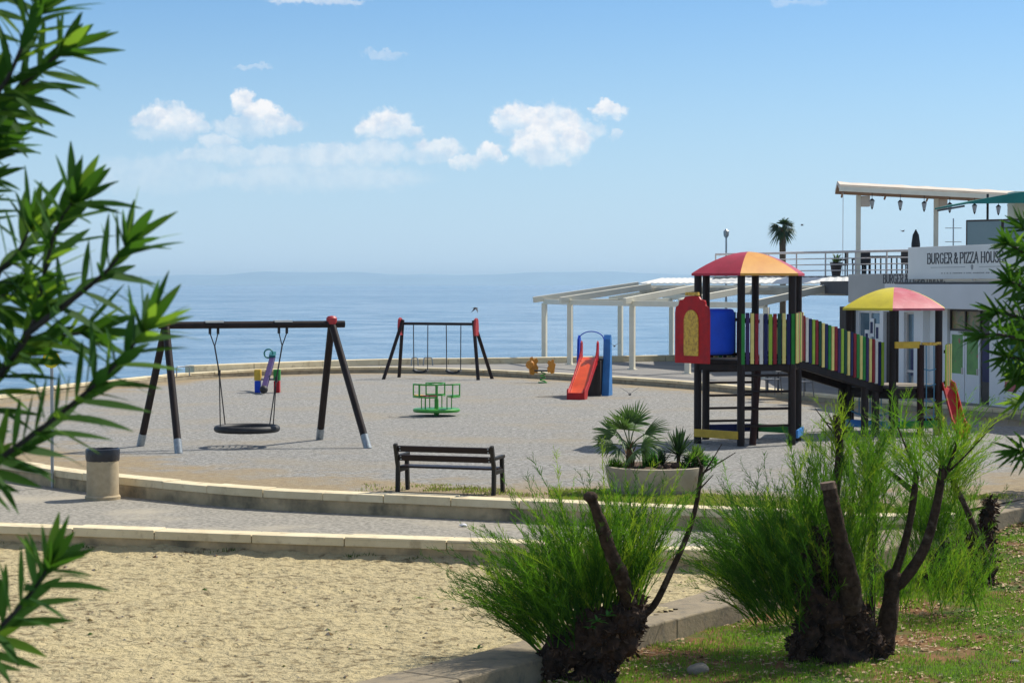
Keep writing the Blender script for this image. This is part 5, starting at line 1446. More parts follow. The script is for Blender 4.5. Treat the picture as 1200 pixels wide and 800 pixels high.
# fan palm
p = pp_(738, 0, .05); fp = thing('fan_palm', 'fan palm with broad pleated leaves at the left of the planter', 'palm', p)
top = p + V((.0, 0, .30)); q = MB(); q.tube([p - V((0, 0, .03)), p + V((.02, 0, .16)), top], [.085, .075, .05], 10)
for k in range(26):
    a_ = k * 2.4; z_ = .02 + .34 * k / 26; c_ = p + V((.07 * math.cos(a_), .07 * math.sin(a_), z_)); q.blade(c_, V((math.cos(a_) * .6, math.sin(a_) * .6, .8)), V((-math.sin(a_), math.cos(a_), 0)), .14, .04, .1)
part(fp, 'trunk', q, M['palmtrunk'], smooth=40, recalc=False)
q = MB(); rr = random.Random(21)
for (tx_, ty_, tz_, L_, sp_, n_) in ((-.12, -.15, .40, .52, 1.35, 22), (.12, .0, .50, .50, 1.25, 22), (.30, -.1, .30, .56, .75, 16), (-.30, .05, .28, .42, 1.2, 20), (.0, .25, .35, .5, 1.2, 20), (-.22, -.3, .02, .38, 1.1, 18), (.22, -.32, .08, .36, 1.1, 18), (-.02, -.05, .52, .42, 1.0, 18), (.3, .1, .12, .44, 1.1, 20), (-.34, -.05, .10, .40, 1.1, 20), (.05, -.38, -.05, .34, 1.2, 18), (-.16, -.34, .22, .42, 1.0, 18)):
    hub = top + V((tx_ * .8, ty_, tz_ * .8)); d = V((tx_, ty_, tz_ * .75))
    q.tube([top, lerp(top, hub, .5) + V((0, 0, .03)), hub], [.014, .011, .009], 5)
    fan(q, hub, d, V((rr.uniform(-.9, .9), -.7, rr.uniform(.1, 1.1))), L_ * 1.0, sp_, int(n_ * 1.1), rr, .030, 0, droop=.22)
part(fp, 'leaves', q, M['palm'], smooth=0, recalc=False)
def spiky(name, label, cat, p, n, L, W, mat, elo, ehi, seed, stem=0, droop=.15):
    t = thing(name, label, cat, p); q = MB(); rr = random.Random(seed); c = p + V((0, 0, stem))
    for i in range(n):
        a_ = rr.uniform(0, 6.283); e_ = RAD(rr.uniform(elo, ehi)); d = V((math.cos(a_) * math.cos(e_), math.sin(a_) * math.cos(e_), math.sin(e_)))
        q.leaf(c + V((rr.uniform(-1, 1), rr.uniform(-1, 1), 0)) * .03, d, V((0, 0, 1)) if abs(d.z) < .95 else V((0, 1, 0)), L * rr.uniform(.7, 1.1), W, droop, .3, 4)
    part(t, 'leaves', q, mat, smooth=0, recalc=False)
    if stem:
        q = MB(); q.tube([p - V((0, 0, .03)), c], [.035, .03], 8); part(t, 'stem', q, M['palmtrunk'])
    return t
spiky('yucca', 'dark spiky yucca rosette on a short stem in the middle of the planter', 'yucca', pp_(796, 0, .1), 90, .50, .036, M['palmd'], -5, 85, 5, .18, .06)
spiky('yucca', 'small grey-green spiky rosette low between fan palm and yucca in the planter', 'yucca', pp_(776, 0, -.1), 40, .26, .03, M['palmd'], 5, 85, 6, .05, .06)
spiky('succulent', 'pale yellow-green succulent clump towards the right of the planter', 'succulent', pp_(815, 0, -.15), 130, .33, .045, M['succ'], 10, 85, 7, .08, .1)
t = thing('green_shrub', 'low leafy green shrub trailing over the right rim of the planter', 'shrub', pp_(823, 0, 0)); q = MB(); rr = random.Random(8)
for i in range(420):
    a_ = rr.uniform(0, 6.283); r_ = rr.random() ** .5; c_ = pp_(820, 0, 0) + V((.30 * r_ * math.cos(a_), .3 * r_ * math.sin(a_), rr.uniform(0, .22) * (1 - .5 * r_)))
    d = V((rr.gauss(0, 1), rr.gauss(0, 1), rr.uniform(.1, 1.2))).normalized(); q.leaf(c_, d, V((0, 0, 1)), rr.uniform(.07, .14), .04, .15, .2, 2)
part(t, 'foliage', q, M['tuft'], smooth=0, recalc=False); q = MB()
for k in range(6): q.tube([pp_(820, 0, 0), pp_(810 + 5 * k, 0, .1 * (k % 3 - 1)) + V((0, 0, .15))], .008, 5)
part(t, 'stems', q, M['stem'])
def tuftplant(label, p, n, L, spread, mat, seed):
    t = thing('grass_tuft', label, 'grass tuft', p); q = MB(); rr = random.Random(seed)
    for i in range(n):
        a_ = rr.uniform(0, 6.283); e_ = rr.uniform(0, spread); d = V((math.cos(a_) * math.sin(e_), math.sin(a_) * math.sin(e_), math.cos(e_)))
        q.blade(p + V((rr.gauss(0, .07), rr.gauss(0, .07), 0)), d, frame(d)[0], L * rr.uniform(.6, 1.1), .012, .15)
    part(t, 'blades', q, mat, smooth=0, recalc=False)
tuftplant('dense bright green grassy tuft beside the fan palm trunk in the planter', pp_(762, 0, -.05), 420, .40, .5, M['tuft'], 3)
tuftplant('loose olive green tuft left of the fan palm trunk at the planter rim', pp_(722, 0, -.1), 200, .26, .9, M['tam1'], 4)
for i, (px, dy, r_, lb_) in enumerate(((780, -.3, .06, 'small brown rock in the planter below the dark yucca'), (790, -.25, .075, 'largest reddish rock in the planter right of the yucca stem'), (772, -.38, .05, 'smallest rock at the front rim of the planter'))):
    q = MB(); c_ = pp_(px, 0, dy); q.ball(c_ + V((0, 0, r_ * .5)), (r_, r_ * .8, r_ * .8), 8); q.v = [w + V((1, 1, 1)) * .02 * noise.noise(w * 9) for w in q.v]
    single('rock', lb_, 'rock', q, M['soil'], c_, smooth=50)

# ------------------------------------------------------------------ pollarded tamarisks
def gnarl(mb, pts, rad, seed, n=44, rings=46, amp=.52):
    pts = resample(catmull(pts, 10), rings); o = len(mb.v); x = None
    for i, p in enumerate(pts):
        t = i / rings * (len(rad) - 1); k = min(int(t), len(rad) - 2); r0 = lerp(rad[k], rad[k + 1], t - k)
        d = pts[min(i + 1, rings)] - pts[max(i - 1, 0)]
        if x is None: x, y = frame(d)
        else: d = d.normalized(); x = (x - d * x.dot(d)).normalized(); y = x.cross(d)
        for j in range(n):
            a_ = 2 * math.pi * j / n; u = x * math.cos(a_) + y * math.sin(a_)
            b = p + u * r0
            f = noise.noise(b * 3.2 + V((seed, 0, 0))) * 1.1 + abs(noise.noise(b * 7.5 + V((0, seed, 0)))) * 1.1 - .25 + noise.noise(b * 17) * .35 + noise.noise(b * 38) * .16
            mb.v.append(p + u * r0 * (1 + amp * f))
    for i in range(rings):
        for j in range(n): mb.f.append((o + i * n + j, o + i * n + (j + 1) % n, o + (i + 1) * n + (j + 1) % n, o + (i + 1) * n + j)); mb.m.append(0)
    mb.f.append(tuple(o + rings * n + j for j in range(n))); mb.m.append(0)
    mb.f.append(tuple(o + j for j in range(n))[::-1]); mb.m.append(0)
def strand(mb, p, q, w, m=0):
    """thin flat strip crossed by a second one, tapering to the tip"""
    d = (q - p); s = V((1, .25, 0)) - d * (V((1, .25, 0)).dot(d) / max(d.length_squared, 1e-6))
    s.normalize(); o = len(mb.v)
    mb.v += [p - s * w, p + s * w, q]; mb.f.append((o, o + 1, o + 2)); mb.m.append(m)
def shoot(mb, p, d, L, rr, gravity=.10, m=None, bl=.15, dens=40, w=.0030):
    """feathery shoot: thin bending axis with many upright side branchlets"""
    m = rr.choice((0, 0, 0, 1, 2)) if m is None else m
    n = 7; pts = [p]; d = d.normalized(); wob = V((rr.uniform(-1, 1), rr.uniform(-1, 1), rr.uniform(-.6, .3))) * .26
    for i in range(n):
        d = (d + V((0, 0, -gravity * .10)) + wob * .25 + V((rr.gauss(0, .035), rr.gauss(0, .035), 0))).normalized(); pts.append(pts[-1] + d * L / n)
    for i in range(n):
        a, b = pts[i], pts[i + 1]; dd_ = b - a; s = V((1, .2, 0)).cross(dd_).cross(dd_)
        s = (V((1, .2, 0)) - dd_ * (V((1, .2, 0)).dot(dd_) / dd_.length_squared)).normalized()
        w0, w1 = .0052 * (1 - i / n) + .0018, .0052 * (1 - (i + 1) / n) + .0012; o = len(mb.v)
        mb.v += [a - s * w0, a + s * w0, b + s * w1, b - s * w1]; mb.f.append((o, o + 1, o + 2, o + 3)); mb.m.append(m)
    k = int(dens * L)
    for j in range(k):
        t = rr.uniform(.14, 1.0) ** .85 * n; i = min(int(t), n - 1); c = lerp(pts[i], pts[i + 1], t - i); ax = (pts[i + 1] - pts[i]).normalized()
        u = V((rr.gauss(0, 1), rr.gauss(0, 1), rr.gauss(0, .6))); u = (u - ax * u.dot(ax)).normalized()
        bd2 = (ax * .8 + u * .58 + V((0, 0, .12))).normalized(); l = bl * rr.uniform(.5, 1.25) * (1.15 - .55 * t / n)
        q = c + bd2 * l; strand(mb, c, q, w, m)
        if l > .09:
            for _ in range(2):
                t2 = rr.uniform(.25, .75); c2 = lerp(c, q, t2); u2 = V((rr.gauss(0, 1), rr.gauss(0, 1), rr.gauss(0, 1))).normalized()
                strand(mb, c2, c2 + (bd2 * .8 + u2 * .5).normalized() * l * .45, w * .8, m)
def flakes(mb, src, n, rr, s=.05):
    """loose bark scales and old shoot scars all over a stump"""
    m0 = len(src.f)
    for _ in range(n):
        f = src.f[rr.randrange(m0)]
        if len(f) != 4: continue
        a, b, c, d = (src.v[i] for i in f); p = (a + b + c + d) / 4; nn = (b - a).cross(d - a)
        if nn.length < 1e-9: continue
        nn.normalize()
        cc = V((rr.gauss(0, 1), rr.gauss(0, 1), rr.gauss(0, 1))).normalized()
        dr = (nn * rr.uniform(.25, 1.0) * rr.choice((1, 1, -1)) + cc * .8 + V((0, 0, .25))).normalized()
        mb.leaf(p, dr, cc.cross(dr), s * rr.uniform(.4, 1.7), s * rr.uniform(.25, .75), .05, .4, 2, rr.choice((0, 0, 0, 1)))
        if rr.random() < .014:
            t1 = p + (nn * .6 + cc * .6 + V((0, 0, .5))).normalized() * rr.uniform(.05, .16)
            mb.tube([p, lerp(p, t1, .5) + cc * .01, t1], [.010, .007, .003], 5, 0)
TAM = [M['tam1'], M['tam2'], M['tam3']]
def gz(px, py):              # point of the grass bank under a pixel
    p = at(px, py, -.7)
    for _ in range(6): p = at(px, py, bank_z(p.x, p.y))
    return p
def P(px, py, Y): return ad(px, py, Y)

# left shrub
rr = random.Random(31)
b_ = gz(690, 795); Y = b_.y
t1_ = thing('tamarisk_shrub', 'left tamarisk with round gnarled stump, one cut grey stub and feathery shoots', 'shrub', b_)
q = MB()
gnarl(q, [P(640, 800, Y - .1), P(655, 768, Y), P(690, 752, Y), P(725, 735, Y + .05), P(738, 708, Y + .05)], [.08, .18, .24, .25, .05], 3)
gnarl(q, [P(690, 812, Y), P(700, 780, Y), P(722, 740, Y), P(742, 700, Y), P(740, 690, Y)], [.24, .19, .23, .20, .05], 7)
fq = MB(); flakes(fq, q, 3600, rr, .066)
part(t1_, 'trunk', q, M['stump'], smooth=40, recalc=False)
part(t1_, 'bark_scales', fq, [M['stump'], M['barkdry']], smooth=0, recalc=False)
q = MB(); pts = catmull([P(738, 705, Y - .12), P(722, 662, Y - .35), P(706, 618, Y - .5), P(693, 583, Y - .6)], 6)
gnarl(q, pts[::6], [.085, .075, .066, .058], 41, n=22, rings=40, amp=.24); q.ball(P(692, 582, Y - .6), (.075, .07, .06), 8)
part(t1_, 'cut_stub', q, M['stem'], smooth=50, label='cut grey stub')
q = MB(); pts = catmull([P(728, 742, Y + .05), P(752, 722, Y + .05), P(768, 706, Y + .1), P(785, 672, Y + .1), P(806, 625, Y + .1), P(817, 585, Y + .1), P(822, 545, Y + .1)], 6)
q.tube(pts, [.046 - .0007 * i for i in range(len(pts))], 9)
for (x, y, x2, y2) in ((821, 560, 846, 520), (822, 548, 812, 528), (821, 556, 862, 530), (818, 575, 836, 556)): q.tube([P(x, y, Y + .1), lerp(P(x, y, Y + .1), P(x2, y2, Y), .5) + V((.01, 0, .01)), P(x2, y2, Y)], [.012, .008, .004], 5)
part(t1_, 'branch', q, M['stem'], smooth=50)
q = MB()
for i in range(440):
    u = rr.random(); p = P(lerp(625, 752, u), lerp(742, 690, u) + rr.uniform(-12, 25), Y + rr.uniform(-.15, .45))
    # fan: shoots on the left lean left
    lean = lerp(-.95, .22, u ** .8) + rr.gauss(0, .2); dy_ = rr.gauss(.05, .35)
    d = V((lean, dy_, 1.0)); L = rr.uniform(.7, 1.35) * (1.0 if u < .5 else 1.05)
    if rr.random() < .10: L *= 1.3
    shoot(q, p, d, L, rr, gravity=.25 + .5 * max(0, -lean), m=1 if rr.random() < .55 - .40 * u else None)
for i in range(45):
    p = P(rr.uniform(622, 690), rr.uniform(715, 765), Y - rr.uniform(.1, .35)); d = V((rr.gauss(-.5, .3), rr.gauss(-.1, .2), 1)); shoot(q, p, d, rr.uniform(.35, .75), rr, .3, m=1 if rr.random() < .6 else 0)
for (x, y) in ((640, 520), (655, 545), (700, 520), (770, 560), (745, 545), (560, 615), (570, 640), (548, 690), (600, 570)):
    p = P(rr.uniform(670, 720), 700, Y + rr.uniform(0, .3)); e = P(x, y, Y + rr.uniform(-.2, .4)); shoot(q, p, e - p, (e - p).length * 1.03, rr, .1)
part(t1_, 'foliage', q, TAM, smooth=0, recalc=False)
q = MB()
for (x, y, s) in ((700, 728, 1), (712, 722, .8), (692, 735, .7), (560, 760, .6)):
    c = P(x, y, Y - .32)
    for k in range(9):
        a_ = rr.uniform(0, 6.28); d = V((math.cos(a_), -.4 + .6 * math.sin(a_), rr.uniform(.1, .7))); q.leaf(c, d, V((0, 0, 1)), .13 * s * rr.uniform(.7, 1.1), .035, .2, .25, 4)
part(t1_, 'low_leaves', q, M['tuft'], smooth=0, recalc=False)

# middle shrub
b_ = gz(985, 772); Y = b_.y
t2_ = thing('tamarisk_shrub', 'big middle tamarisk with tall dark stump and thick sawn-off stem', 'shrub', b_)
q = MB()
gnarl(q, [P(985, 800, Y), P(985, 768, Y), P(975, 720, Y), P(985, 670, Y), P(965, 632, Y), P(962, 618, Y)], [.33, .26, .21, .17, .13, .05], 11, rings=60)
gnarl(q, [P(930, 775, Y - .1), P(945, 745, Y - .05), P(965, 700, Y)], [.08, .14, .19], 13, rings=24)
gnarl(q, [P(1040, 770, Y - .1), P(1020, 752, Y - .05), P(995, 720, Y)], [.08, .14, .18], 14, rings=24)
gnarl(q, [P(955, 715, Y - .05), P(948, 672, Y), P(962, 628, Y + .05)], [.15, .15, .09], 17, rings=30)
fq = MB(); flakes(fq, q, 4400, rr, .066)
part(t2_, 'trunk', q, M['stump'], smooth=40, recalc=False)
part(t2_, 'bark_scales', fq, [M['stump'], M['barkdry']], smooth=0, recalc=False)
q = MB(); pts = catmull([P(996, 715, Y - .12), P(995, 680, Y - .25), P(985, 630, Y - .4), P(976, 595, Y - .48), P(971, 566, Y - .52)], 6)
gnarl(q, pts[::6], [.125, .115, .095, .085, .080], 43, n=24, rings=50, amp=.22)
st_ = part(t2_, 'cut_stem', q, M['stem'], smooth=50, label='thick sawn-off stem')
q = MB(); c = P(971, 566, Y - .52); q.cyl(c - V((0, 0, .06)), c + V((-.012, 0, .012)), .088, .082, n=14); part(st_, 'cut_face', q, M['cut'])
q = MB(); pts = catmull([P(975, 640, Y + .35), P(978, 590, Y + .38), P(984, 530, Y + .4), P(980, 486, Y + .4)], 6); q.tube(pts, [.062 - .0012 * i for i in range(len(pts))], 9)
for (x, y, x2, y2) in ((982, 510, 970, 482), (983, 520, 998, 488), (981, 500, 962, 492), (983, 515, 955, 478)): q.tube([P(x, y, Y + .4), P(x2, y2, Y + .4)], [.014, .004], 5)
part(t2_, 'branch', q, M['stem'], smooth=50)
q = MB()
for i in range(560):
    u = rr.random(); p = P(lerp(880, 1000, u) + rr.uniform(-8, 8), rr.uniform(650, 735), Y + rr.uniform(-.1, .75))
    lean = lerp(-.78, .12, u) + rr.gauss(0, .22); d = V((lean, rr.gauss(.1, .35), 1.0)); L = rr.uniform(.6, 1.25)
    shoot(q, p, d, L, rr, gravity=.25 + .4 * max(0, -lean), m=1 if rr.random() < .68 - .45 * u else None)
for i in range(75):
    p = P(rr.uniform(885, 955), rr.uniform(640, 742), Y - rr.uniform(.1, .4)); d = V((rr.gauss(-.45, .3), rr.gauss(-.1, .2), 1)); shoot(q, p, d, rr.uniform(.4, .9), rr, .3, m=1 if rr.random() < .7 else 0)
for i in range(150):
    p = P(rr.uniform(930, 1040), rr.uniform(560, 660), Y + rr.uniform(.1, .7)); d = V((rr.gauss(0, .3), rr.gauss(.1, .3), 1)); shoot(q, p, d, rr.uniform(.5, .95), rr, .15)
for i in range(26):
    p = P(rr.uniform(972, 986), rr.uniform(492, 560), Y + .4); d = V((rr.gauss(0, .6), rr.gauss(0, .4), 1)); shoot(q, p, d, rr.uniform(.25, .5), rr, .1, m=2)
part(t2_, 'foliage', q, TAM, smooth=0, recalc=False)

# forked slender one
b_ = gz(1034, 764); Y = b_.y
t3_ = thing('tamarisk_sapling', 'slender forked tamarisk with two curved dark stems and sparse tufts, right of the big stump', 'tree', b_)
q = MB(); gnarl(q, [P(1034, 775, Y), P(1038, 740, Y), P(1044, 705, Y), P(1047, 672, Y)], [.15, .115, .105, .085], 19, n=20, rings=24, amp=.2)
q.ball(P(1046, 676, Y), (.10, .09, .10), 8)
part(t3_, 'trunk', q, M['stem'], smooth=50, recalc=False)
def stemtube(t, pts, r0, r1):
    q = MB(); pts = catmull(pts, 6); q.tube(pts, [lerp(r0, r1, i / (len(pts) - 1)) * (1 + .12 * noise.noise(V((i * .7, r0 * 50, 0)))) for i in range(len(pts))], 10); part(t, 'branch', q, M['stem'], smooth=50)
stemtube(t3_, [P(1045, 690, Y), P(1062, 675, Y), P(1084, 640, Y), P(1098, 590, Y), P(1105, 545, Y)], .075, .04)
stemtube(t3_, [P(1047, 675, Y), P(1056, 650, Y), P(1066, 612, Y), P(1072, 572, Y), P(1074, 552, Y)], .05, .032)
stemtube(t3_, [P(1100, 575, Y), P(1118, 530, Y), P(1122, 505, Y)], .025, .01)
stemtube(t3_, [P(1074, 556, Y), P(1062, 525, Y), P(1052, 500, Y)], .016, .006)
stemtube(t3_, [P(1103, 560, Y), P(1130, 535, Y), P(1165, 497, Y)], .016, .004)
q = MB()
for (x, y, n_, sp_) in ((1105, 545, 46, .55), (1074, 552, 40, .55), (1120, 510, 16, .6), (1055, 505, 12, .5)):
    for i in range(n_):
        p = P(x, y, Y) + V((rr.gauss(0, .05), rr.gauss(0, .1), rr.uniform(-.22, .12))); d = V((rr.gauss(0, sp_), rr.gauss(0, .45), .75)); shoot(q, p, d, rr.uniform(.35, .72), rr, .25, m=rr.choice((0, 0, 2)), dens=34)
for i in range(14):
    t = rr.random(); p = P(lerp(1106, 1160, t), lerp(558, 500, t), Y); shoot(q, p, V((rr.uniform(.2, 1), rr.gauss(0, .3), .8)), rr.uniform(.15, .35), rr, .1, m=2)
part(t3_, 'foliage', q, TAM, smooth=0, recalc=False)

# tuft bush with one upright stem between middle and far stumps
b_ = gz(1022, 690); Y = 25.6; b_ = V(((1022 - 600) / F * Y, Y, bank_z((1022 - 600) / F * Y, Y)))
t4_ = thing('tamarisk_sapling', 'bushy upright tamarisk tuft on a single dark stem behind the big stump', 'tree', b_)
stemtube(t4_, [b_, P(1022, 610, Y), P(1021, 560, Y), P(1018, 535, Y)], .06, .035)
q = MB()
for i in range(95):
    p = P(1019 + rr.uniform(-6, 6), rr.uniform(535, 605), Y) + V((0, rr.gauss(0, .08), 0)); d = V((rr.gauss(0, .5), rr.gauss(0, .4), .9)); shoot(q, p, d, rr.uniform(.4, .8), rr, .2, m=rr.choice((0, 0, 1)), dens=36)
for i in range(200):
    p = b_ + V((rr.uniform(-.9, 1.5), rr.uniform(-.3, .5), rr.uniform(.0, .35))); d = V((rr.gauss(0, .3), rr.gauss(0, .3), 1)); shoot(q, p, d, rr.uniform(.45, 1.0), rr, .15, m=rr.choice((0, 0, 1, 2)))
part(t4_, 'foliage', q, TAM, smooth=0, recalc=False)

# far right stump
b_ = gz(1135, 680); Y = b_.y
t5_ = thing('tamarisk_shrub', 'far right tamarisk with leaning knobbly stump beside the shaded kerb', 'shrub', b_)
q = MB()
gnarl(q, [P(1090, 690, Y - .1), P(1110, 672, Y), P(1135, 650, Y), P(1152, 632, Y), P(1158, 600, Y), P(1163, 585, Y)], [.12, .26, .30, .20, .15, .12, .03], 23, rings=60)
gnarl(q, [P(1150, 690, Y - .1), P(1148, 670, Y), P(1135, 645, Y)], [.2, .24, .28], 29, rings=24)
gnarl(q, [P(1085, 672, Y - .3), P(1110, 668, Y - .3), P(1132, 678, Y - .35), P(1150, 688, Y - .4)], [.05, .09, .08, .04], 37, n=16, rings=24, amp=.2)
fq = MB(); flakes(fq, q, 2400, rr, .066)
part(t5_, 'trunk', q, M['stump'], smooth=40, recalc=False)
part(t5_, 'bark_scales', fq, [M['stump'], M['barkdry']], smooth=0, recalc=False)
stemtube(t5_, [P(1158, 652, Y - .3), P(1146, 628, Y - .25), P(1130, 590, Y - .1), P(1114, 560, Y)], .05, .035)
q = MB()
for i in range(180):
    p = P(rr.uniform(1070, 1145), rr.uniform(610, 665), Y + rr.uniform(0, .6)); d = V((rr.gauss(-.15, .45), rr.gauss(.1, .35), 1)); shoot(q, p, d, rr.uniform(.5, 1.1), rr, .2, m=rr.choice((0, 0, 1)))
for i in range(70):
    p = P(1114 + rr.uniform(-4, 6), rr.uniform(545, 590), Y) + V((0, rr.gauss(0, .1), 0)); d = V((rr.gauss(.15, .5), rr.gauss(0, .4), .9)); shoot(q, p, d, rr.uniform(.4, .95), rr, .2, m=rr.choice((0, 2, 2)), dens=34)
part(t5_, 'foliage', q, TAM, smooth=0, recalc=False)

# ------------------------------------------------------------------ oleanders close to the camera
def oleshoot(mb, wood, pts, r0, start, L, W, rr, step, tip=9, up=None, young=.12, ang=(45, 80)):
    pts = catmull(pts, 8); wood.tube(pts, [lerp(r0, r0 * .3, i / (len(pts) - 1)) for i in range(len(pts))], 8)
    tot = sum((b - a).length for a, b in zip(pts, pts[1:])); s = tot * start; ph = rr.uniform(0, 6)
    def pos(s):
        for a, b in zip(pts, pts[1:]):
            l = (b - a).length
            if s <= l: return lerp(a, b, s / l), (b - a).normalized()
            s -= l
        return pts[-1], (pts[-1] - pts[-2]).normalized()
    while s < tot:
        c, ax = pos(s); x, y = frame(ax); f = s / tot
        for k in range(3):
            a_ = ph + k * 2.094 + rr.uniform(-.25, .25); th = RAD(lerp(ang[1], ang[0], f) + rr.uniform(-12, 12))
            u = x * math.cos(a_) + y * math.sin(a_); d = ax * math.cos(th) + u * math.sin(th)
            mb.leaf(c, d, ax, L * rr.uniform(.72, 1.1), W * rr.uniform(.8, 1.15), rr.uniform(.02, .22), .14, 7, 1 if rr.random() < young else 0)
        ph += 1.05; s += step * rr.uniform(.8, 1.2)
    c, ax = pts[-1], (pts[-1] - pts[-2]).normalized(); x, y = frame(ax)
    for k in range(tip):
        a_ = ph + k * 2.399; th = RAD(12 + 48 * (k + .5) / tip); u = x * math.cos(a_) + y * math.sin(a_)
        mb.leaf(c, ax * math.cos(th) + u * math.sin(th), ax, L * rr.uniform(.6, 1.05), W * .9, .06, .16, 7, 1 if rr.random() < young * 1.6 else 0)
OLE = [M['ole'], M['ole2']]
rr = random.Random(77)
ob = V((-1.75, 4.2, bank_z(-1.75, 4.2)))
ob.z = -.78
ol = thing('oleander_bush', 'large dark oleander with long narrow leaves close in the left foreground', 'shrub', ob)
wood, lf = MB(), MB()
D = 3.6
shoots = [
    ([(-330, 900, 3.9), (-120, 600, 3.75), (0, 440, 3.65), (36, 385, 3.6), (52, 320, 3.6), (66, 268, 3.58), (84, 238, 3.55)], .55),
    ([(-300, 900, 3.8), (-90, 605, 3.6), (0, 537, 3.5), (60, 493, 3.48), (115, 447, 3.45), (150, 412, 3.45), (168, 388, 3.45)], .62),
    ([(30, 392, 3.6), (70, 362, 3.58), (105, 335, 3.56), (130, 312, 3.55), (146, 290, 3.55)], .25),
    ([(0, 440, 3.65), (25, 400, 3.7), (60, 395, 3.72), (95, 390, 3.72)], .25),
    ([(-200, 500, 3.9), (-70, 300, 3.75), (-25, 150, 3.65), (10, 90, 3.6), (32, 40, 3.6), (45, 15, 3.6)], .5),
    ([(-140, 320, 3.85), (-40, 170, 3.8), (15, 110, 3.7), (50, 80, 3.66), (70, 62, 3.65)], .5),
    ([(-160, 420, 3.9), (-80, 300, 3.8), (-45, 240, 3.75), (-22, 190, 3.7), (-10, 175, 3.7)], .6),
    ([(-60, 420, 3.75), (-10, 330, 3.7), (18, 300, 3.7), (34, 270, 3.68)], .35),
    ([(-180, 460, 3.9), (-80, 390, 3.8), (-40, 365, 3.75), (-10, 350, 3.7), (15, 345, 3.7)], .6),
    ([(-200, 900, 3.7), (-60, 790, 3.55), (0, 735, 3.45), (36, 695, 3.42), (54, 668, 3.4)], .55),
    ([(-140, 100, 3.8), (-50, 30, 3.7), (0, -10, 3.65), (30, -40, 3.6)], .4),
]
for pts, st_ in shoots:
    ws_ = [P(x, y, Y) for x, y, Y in pts]
    oleshoot(lf, wood, ws_, .0068, st_, .122, .0205, rr, .0235, tip=12, young=.13, ang=(46, 76))
for a in (P(-330, 900, 3.9), P(-300, 900, 3.8), P(-200, 500, 3.9), P(-200, 900, 3.7), P(-160, 420, 3.9), P(-180, 460, 3.9), P(-140, 100, 3.8), P(-140, 320, 3.85)):
    wood.tube(catmull([ob, lerp(ob, a, .5) + V((-.1, .05, .15)), a], 6), [.024 - .0011 * i for i in range(13)], 8)
part(ol, 'branches', wood, M['olewood'], smooth=50)
part(ol, 'leaves', lf, OLE, smooth=60, recalc=False)

rr = random.Random(88)
ob = V((2.75, 7.6, -.2))
orr = thing('oleander_bush', 'second oleander entering from the right edge in front of the restaurant doors', 'shrub', ob)
wood, lf = MB(), MB()
shoots = [
    ([(1330, 420, 7.5), (1240, 330, 7.3), (1205, 300, 7.2), (1182, 285, 7.1)], .45),
    ([(1320, 330, 7.5), (1245, 300, 7.3), (1215, 280, 7.2), (1200, 268, 7.2)], .4),
    ([(1330, 450, 7.5), (1250, 370, 7.3), (1210, 342, 7.2), (1185, 330, 7.1)], .45),
    ([(1330, 480, 7.5), (1260, 420, 7.3), (1205, 400, 7.1), (1172, 392, 7.0), (1152, 392, 7.0)], .45),
    ([(1330, 470, 7.5), (1250, 400, 7.3), (1205, 375, 7.2), (1168, 366, 7.1)], .45),
    ([(1330, 520, 7.5), (1260, 450, 7.3), (1210, 425, 7.2), (1180, 418, 7.1)], .45),
    ([(1330, 540, 7.5), (1250, 470, 7.4), (1215, 450, 7.3), (1195, 442, 7.2)], .45),
    ([(1330, 350, 7.7), (1260, 320, 7.5), (1225, 310, 7.4), (1200, 318, 7.4)], .4),
    ([(1340, 560, 7.5), (1270, 540, 7.3), (1225, 530, 7.2), (1195, 528, 7.1)], .55),
    ([(1340, 500, 7.7), (1260, 430, 7.6), (1225, 400, 7.5), (1200, 385, 7.5)], .4),
    ([(1340, 500, 7.7), (1260, 380, 7.6), (1225, 355, 7.5), (1205, 350, 7.5)], .4),
]
for pts, st_ in shoots:
    ws_ = [P(x, y, Y) for x, y, Y in pts]
    oleshoot(lf, wood, ws_, .010, st_, .102, .0135, rr, .022, tip=12, young=.04)
    wood.tube(catmull([ob, lerp(ob, ws_[0], .5) + V((.08, .05, .1)), ws_[0]], 6), [.026 - .0012 * i for i in range(13)], 8)
yo = []
for pts in ([(1330, 600, 7.9), (1260, 480, 7.8), (1215, 465, 7.8), (1196, 470, 7.8)], [(1330, 600, 7.9), (1260, 450, 7.8), (1220, 430, 7.8), (1196, 435, 7.8)]):
    ws_ = [P(x, y, Y) for x, y, Y in pts]; oleshoot(lf, wood, ws_, .008, .5, .10, .014, rr, .024, tip=10, young=.6)
part(orr, 'branches', wood, M['olewood'], smooth=50)
part(orr, 'leaves', lf, OLE, smooth=60, recalc=False)

